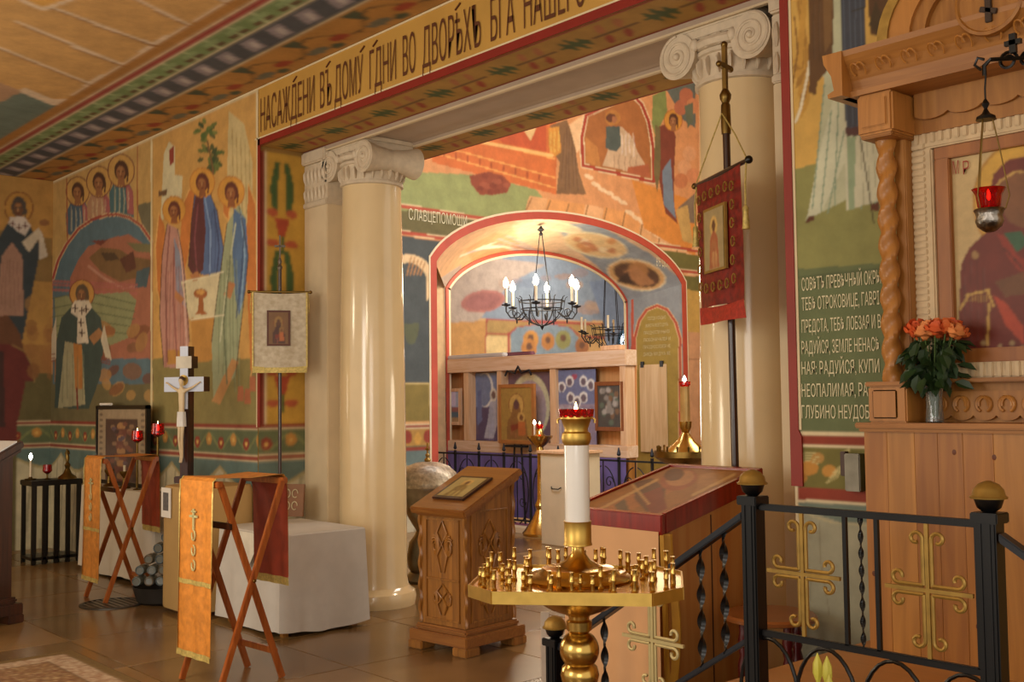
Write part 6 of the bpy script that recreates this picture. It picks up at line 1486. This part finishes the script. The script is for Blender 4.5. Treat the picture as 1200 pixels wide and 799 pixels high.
b = MB().box(0, 0, 0, .30, .10, .06).build('box', palewood, None, .01, loc=(onY(700, 414, SY)[0], SY+.05, zt1+.001)); tag(b, 'small pale box on the right end of the wooden screen top', 'box')
# iron fence
fy_ = 8.50; fx0 = -11.2; fx1 = onY(806, 560, fy_)[0]
fe = thing('iron_fence', 'wrought iron scroll fence in front of the wooden icon screen', 'fence', (fx0, fy_, 0)); FL = fx1-fx0; fz = onY(620, 534, fy_)[2]
MB().box(0, -.012, fz-.02, FL, .012, fz).build('top_rail', iron_far, fe); MB().box(0, -.012, .10, FL, .012, .12).build('bottom_rail', iron_far, fe)
npan = int(FL/.42)
pm_ = None; sm_ = None
for i in range(npan+1):
    x = FL*i/npan; q_ = MB().box(x-.012, -.012, 0, x+.012, .012, fz+.03).sphere((x, 0, fz+.06), .022, 8, 6).tube([(x, 0, fz+.07), (x, 0, fz+.13)], [.02, .006], 6).build('post', iron_far, fe)
    if i < npan:
        c = MB(); cx_ = x+FL/npan/2; w_ = FL/npan*.42
        for sx in (-1, 1):
            c.tube([(cx_+sx*w_*(.98*math.sin(t)), 0, fz*.5+fz*.42*math.cos(t)) for t in np.linspace(.15, 2.95, 16)], .007, 5)
            for zc_, sg in ((fz*.72, 1), (fz*.38, -1)):
                c.tube([(cx_+sx*(w_*.45+w_*.33*(1-t/9)*math.cos(t)), 0, zc_+sg*w_*.36*(1-t/9)*math.sin(t)) for t in np.linspace(0, 7.5, 18)], .006, 5)
        c.box(cx_-.005, -.005, .12, cx_+.005, .005, fz-.02); c.build('scroll_panel', iron_far, fe)
kerb = struct(bx('trim_2', plaster, (-11.3, 8.3, 0), (fx1+.1, 8.46, .06))); 
lc2 = MB().box(0, 0, 0, FL+.1, .36, .02).build('carpet_runner', carpet, None, loc=(fx0, 8.53, .0)); tag(lc2, 'lilac carpet strip laid behind the iron fence', 'carpet')
# cream chest
c0 = onY(658, 560, 8.2); ch = thing('cream_chest', 'cream painted chest with iron handle behind the marble candle stem', 'chest', (onY(660, 560, 8.15)[0], 8.02, 0)); cw = onY(698, 560, 8.15)[0]-onY(660, 560, 8.15)[0]
crm = mat('cream_paintwork', 'dcc8a2', .5, 0, 'plain', .06, 5); ctz = onY(680, 527, 8.15)[2]
MB().box(0, -.2, .0, cw, .2, ctz-.03).build('body', crm, ch, .006); MB().box(-.03, -.23, ctz-.03, cw+.03, .22, ctz).build('lid', palewood, ch, .005)
MB().tube([(cw*.35, -.205, ctz*.62), (cw*.4, -.225, ctz*.6), (cw*.6, -.225, ctz*.6), (cw*.65, -.205, ctz*.62)], .006, 5).build('handle', iron, ch)
# brass candle stand in the hall
s2 = onZ(634, 627, 0); t = thing('floor_candle_stand', 'tall brass floor candle stand on a bell foot before the iron fence', 'candle stand', tuple(s2)); sc_ = (s2-EYE)@_f/F
def z2(y): return 1.5-(y-472)*sc_
MB().lathe([(21*sc_, 0), (22*sc_, .03), (19*sc_, .06), (11*sc_, z2(612)), (7*sc_, z2(604)), (5*sc_, z2(600)), (7*sc_, z2(595)), (4*sc_, z2(588)), (3.6*sc_, z2(560)), (3.2*sc_, z2(535)), (5*sc_, z2(531)), (4*sc_, z2(527))], 30).build('stem', brass, t)
MB().lathe([(3*sc_, z2(528)), (8*sc_, z2(524)), (15*sc_, z2(516)), (15.5*sc_, z2(514)), (9*sc_, z2(515)), (5*sc_, z2(512)), (4*sc_, z2(508)), (2*sc_, z2(505))], 30).build('drip_tray', brass, t)
MB().lathe([(2*sc_, z2(507)), (4*sc_, z2(504)), (4.2*sc_, z2(500)), (.001, z2(501))], 14).build('red_glass_cup', redglass, t); MB().lathe([(.001, z2(502)), (.012, z2(500)), (.001, z2(497))], 8).build('flame', flame, t)
MB().tube([(-9*sc_, 0, z2(515)), (-9*sc_, 0, z2(501))], .01, 8).build('candle', wax, t); MB().lathe([(.001, z2(501)), (.02, z2(499)), (.001, z2(495))], 8, cx=-9*sc_).build('flame', bulb, t)
# candle stand by the right column, lattice glass holder
s3 = at(804, 540, 9.3); t = thing('candle_table_stand', 'brass candle stand with a twisted glass holder left of the right column', 'candle stand', (s3[0], s3[1], 0)); sc_ = 9.3/F
MB().lathe([(.22, 0), (.2, .05), (.06, .12), (.04, .3), (.05, .6), (.035, .8), (.05, z2(560))], 24).build('stem', brass_old, t)
MB().lathe([(.05, z2(556)), (.22, z2(545)), (.27, z2(540)), (.27, z2(533)), (.24, z2(536))], 32).build('tray', brass_old, t)
MB().lathe([(.20, z2(538)), (.17, z2(532)), (.08, z2(522)), (.05, z2(516)), (.03, z2(512)), (.05, z2(506)), (.055, z2(499)), (.04, z2(500))], 28).build('dome', brass, t)
MB().lathe([(.045, z2(500)), (.038, z2(498)), (.038, z2(458))], 16, mod=lambda a, z: 1+.12*math.cos(4*a+z*60)).build('twisted_holder', mat('lattice_glass', 'c8a468', .3, .5), t)
MB().lathe([(.03, z2(459)), (.05, z2(456)), (.05, z2(452)), (.001, z2(453))], 14).build('red_glass_cup', redglass, t); MB().lathe([(.001, z2(454)), (.018, z2(450)), (.001, z2(445))], 8).build('flame', bulb, t)
for k in range(16): a_ = 2*PI*k/16; MB().lathe([(.009, z2(536)), (.008, z2(530)), (.011, z2(529)), (.008, z2(527))], 6, cx=.24*math.cos(a_), cy=.24*math.sin(a_)).build('candle_socket', brass_old, t)
# hanging wooden board on the reveal
a = onY(768, 530, JR); b = onY(752, 480, JR); c = onY(783, 480, JR); z1 = onY(767, 427, JR)[2]
bd = thing('hanging_board', 'long pale plank hung by two dark clips on the olive panel', 'board', (b[0], JR-.04, a[2])); MB().box(0, 0, 0, c[0]-b[0], .03, z1-a[2]).build('plank', mat('birch_plank', 'e2c8a0', .5, 0, 'wood', scale=1.5, h2='d0b084'), bd, .005)
for f_ in (.12, .85): MB().box((c[0]-b[0])*f_-.03, -.01, z1-a[2]-.04, (c[0]-b[0])*f_+.03, .01, z1-a[2]+.05).build('clip', iron, bd)

# ---- chandeliers -----------------------------------------------------------------------------------------
def chandelier(loc, top, label, lit=True):
    t = thing('chandelier', label, 'chandelier', loc, YAW); R0 = .50
    hh = top-loc[2]; pts = [(0, 0, hh)]
    MB().lathe([(.012, hh), (.02, hh-.02), (.05, hh-.05), (.012, hh-.08), (.03, hh-.11), (.01, hh-.13)], 12).build('top_knot', iron_far, t)
    for k in range(4): a = PI/4+k*PI/2; MB().tube([(.02*math.cos(a), .02*math.sin(a), hh-.1), (.16*math.cos(a), .16*math.sin(a), .1)], .006, 5).build('hanging_rod', iron_far, t)
    for z, r in ((.10, .30), (.0, .27)): MB().tube([(r*math.cos(a), r*math.sin(a), z) for a in np.linspace(0, 2*PI, 33)], .008, 5).build('ring', iron_far, t)
    for k in range(12):
        a = 2*PI*k/12; ca, sa = math.cos(a), math.sin(a)
        MB().tube([(r*ca, r*sa, z) for r, z in ((.34, .16), (.31, .14), (.30, .08), (.285, -.02), (.24, -.10), (.15, -.18), (.05, -.22), (.01, -.225))], .006, 4).build('basket_rib', iron_far, t)
        if k % 2 == 0: MB().lathe([(.004, .0), (.01, -.06), (.004, -.1), (.012, -.17), (.001, -.2)], 6, cx=.33*ca, cy=.33*sa).build('drop', iron_far, t)
    MB().lathe([(.001, -.28), (.02, -.25), (.03, -.225), (.01, -.20)], 10).build('finial', iron_far, t)
    for k in range(6):
        a = math.radians(20+60*k); ca, sa = math.cos(a), math.sin(a)
        MB().tube([(r*ca, r*sa, z) for r, z in ((.26, -.05), (.34, -.12), (.44, -.12), (.50, -.04), (.50, .02))], .010, 5).build('arm', iron_far, t)
        MB().tube([((.42+.05*math.cos(q))*ca, (.42+.05*math.cos(q))*sa, -.07+.05*math.sin(q)) for q in np.linspace(0, 5, 10)], .006, 4).build('curl', iron_far, t)
        MB().lathe([(.012, .02), (.055, .035), (.06, .05), (.02, .045), (.02, .07)], 14, cx=.50*ca, cy=.50*sa).build('drip_pan', iron_far, t)
        cn = MB().lathe([(.018, .05), (.018, .27)], 10, cx=.50*ca, cy=.50*sa).build('candle_tube', wax, t)
        if lit: MB().lathe([(.014, .26), (.038, .30), (.034, .35), (.004, .41)], 10, cx=.50*ca, cy=.50*sa).build('flame_bulb', bulb if k != 3 else flame, cn)
    return t
cc = at(635, 360, 14.4); chandelier((cc[0], cc[1], at(635, 362, 14.4)[2]), at(633, 264, 14.4)[2], 'lit six-armed wrought iron chandelier hanging under the painted arch')
c2_ = at(716, 392, 17.2); t = chandelier((c2_[0], c2_[1], c2_[2]), 4.9, 'unlit dark chandelier hanging deep in the inner room before the bright window', False)
cl_ = bpy.data.lights.new('chandelier_glow', 'POINT'); cl_.energy = 60; cl_.color = WARM; cl_.shadow_soft_size = .3; o = bpy.data.objects.new('chandelier_glow', cl_); COL.objects.link(o); o.location = (cc[0], cc[1], cc[2]+.35)

# ---- switch box on the right wall ------------------------------------------------------------------------
a = onY(1008, 575, WY); b = onY(1008, 531, WY); sb = thing('switch_box', 'small grey metal box on the wall left of the pine shrine', 'box', (a[0], WY-.03, a[2]))
MB().box(-.04, -.02, 0, .03, .025, b[2]-a[2]).build('case', pewter, sb, .004); MB().box(-.065, -.01, .06, -.04, .02, .16).build('plug', mat('brown_plug', '4a2c1c', .4), sb, .003)
# pale pipe post beside the stair foot
a = onZ(640, 860, 0); wp = thing('white_post', 'narrow pale painted board standing behind the brass candle stand', 'board', (a[0], a[1], 0), YAW); q_ = at(643, 718, float((a-EYE)@_f)); 
MB().box(-.018, -.01, 0, .022, .01, q_[2]).build('board', mat('pale_board', 'cfc0b0', .6), wp, .003)
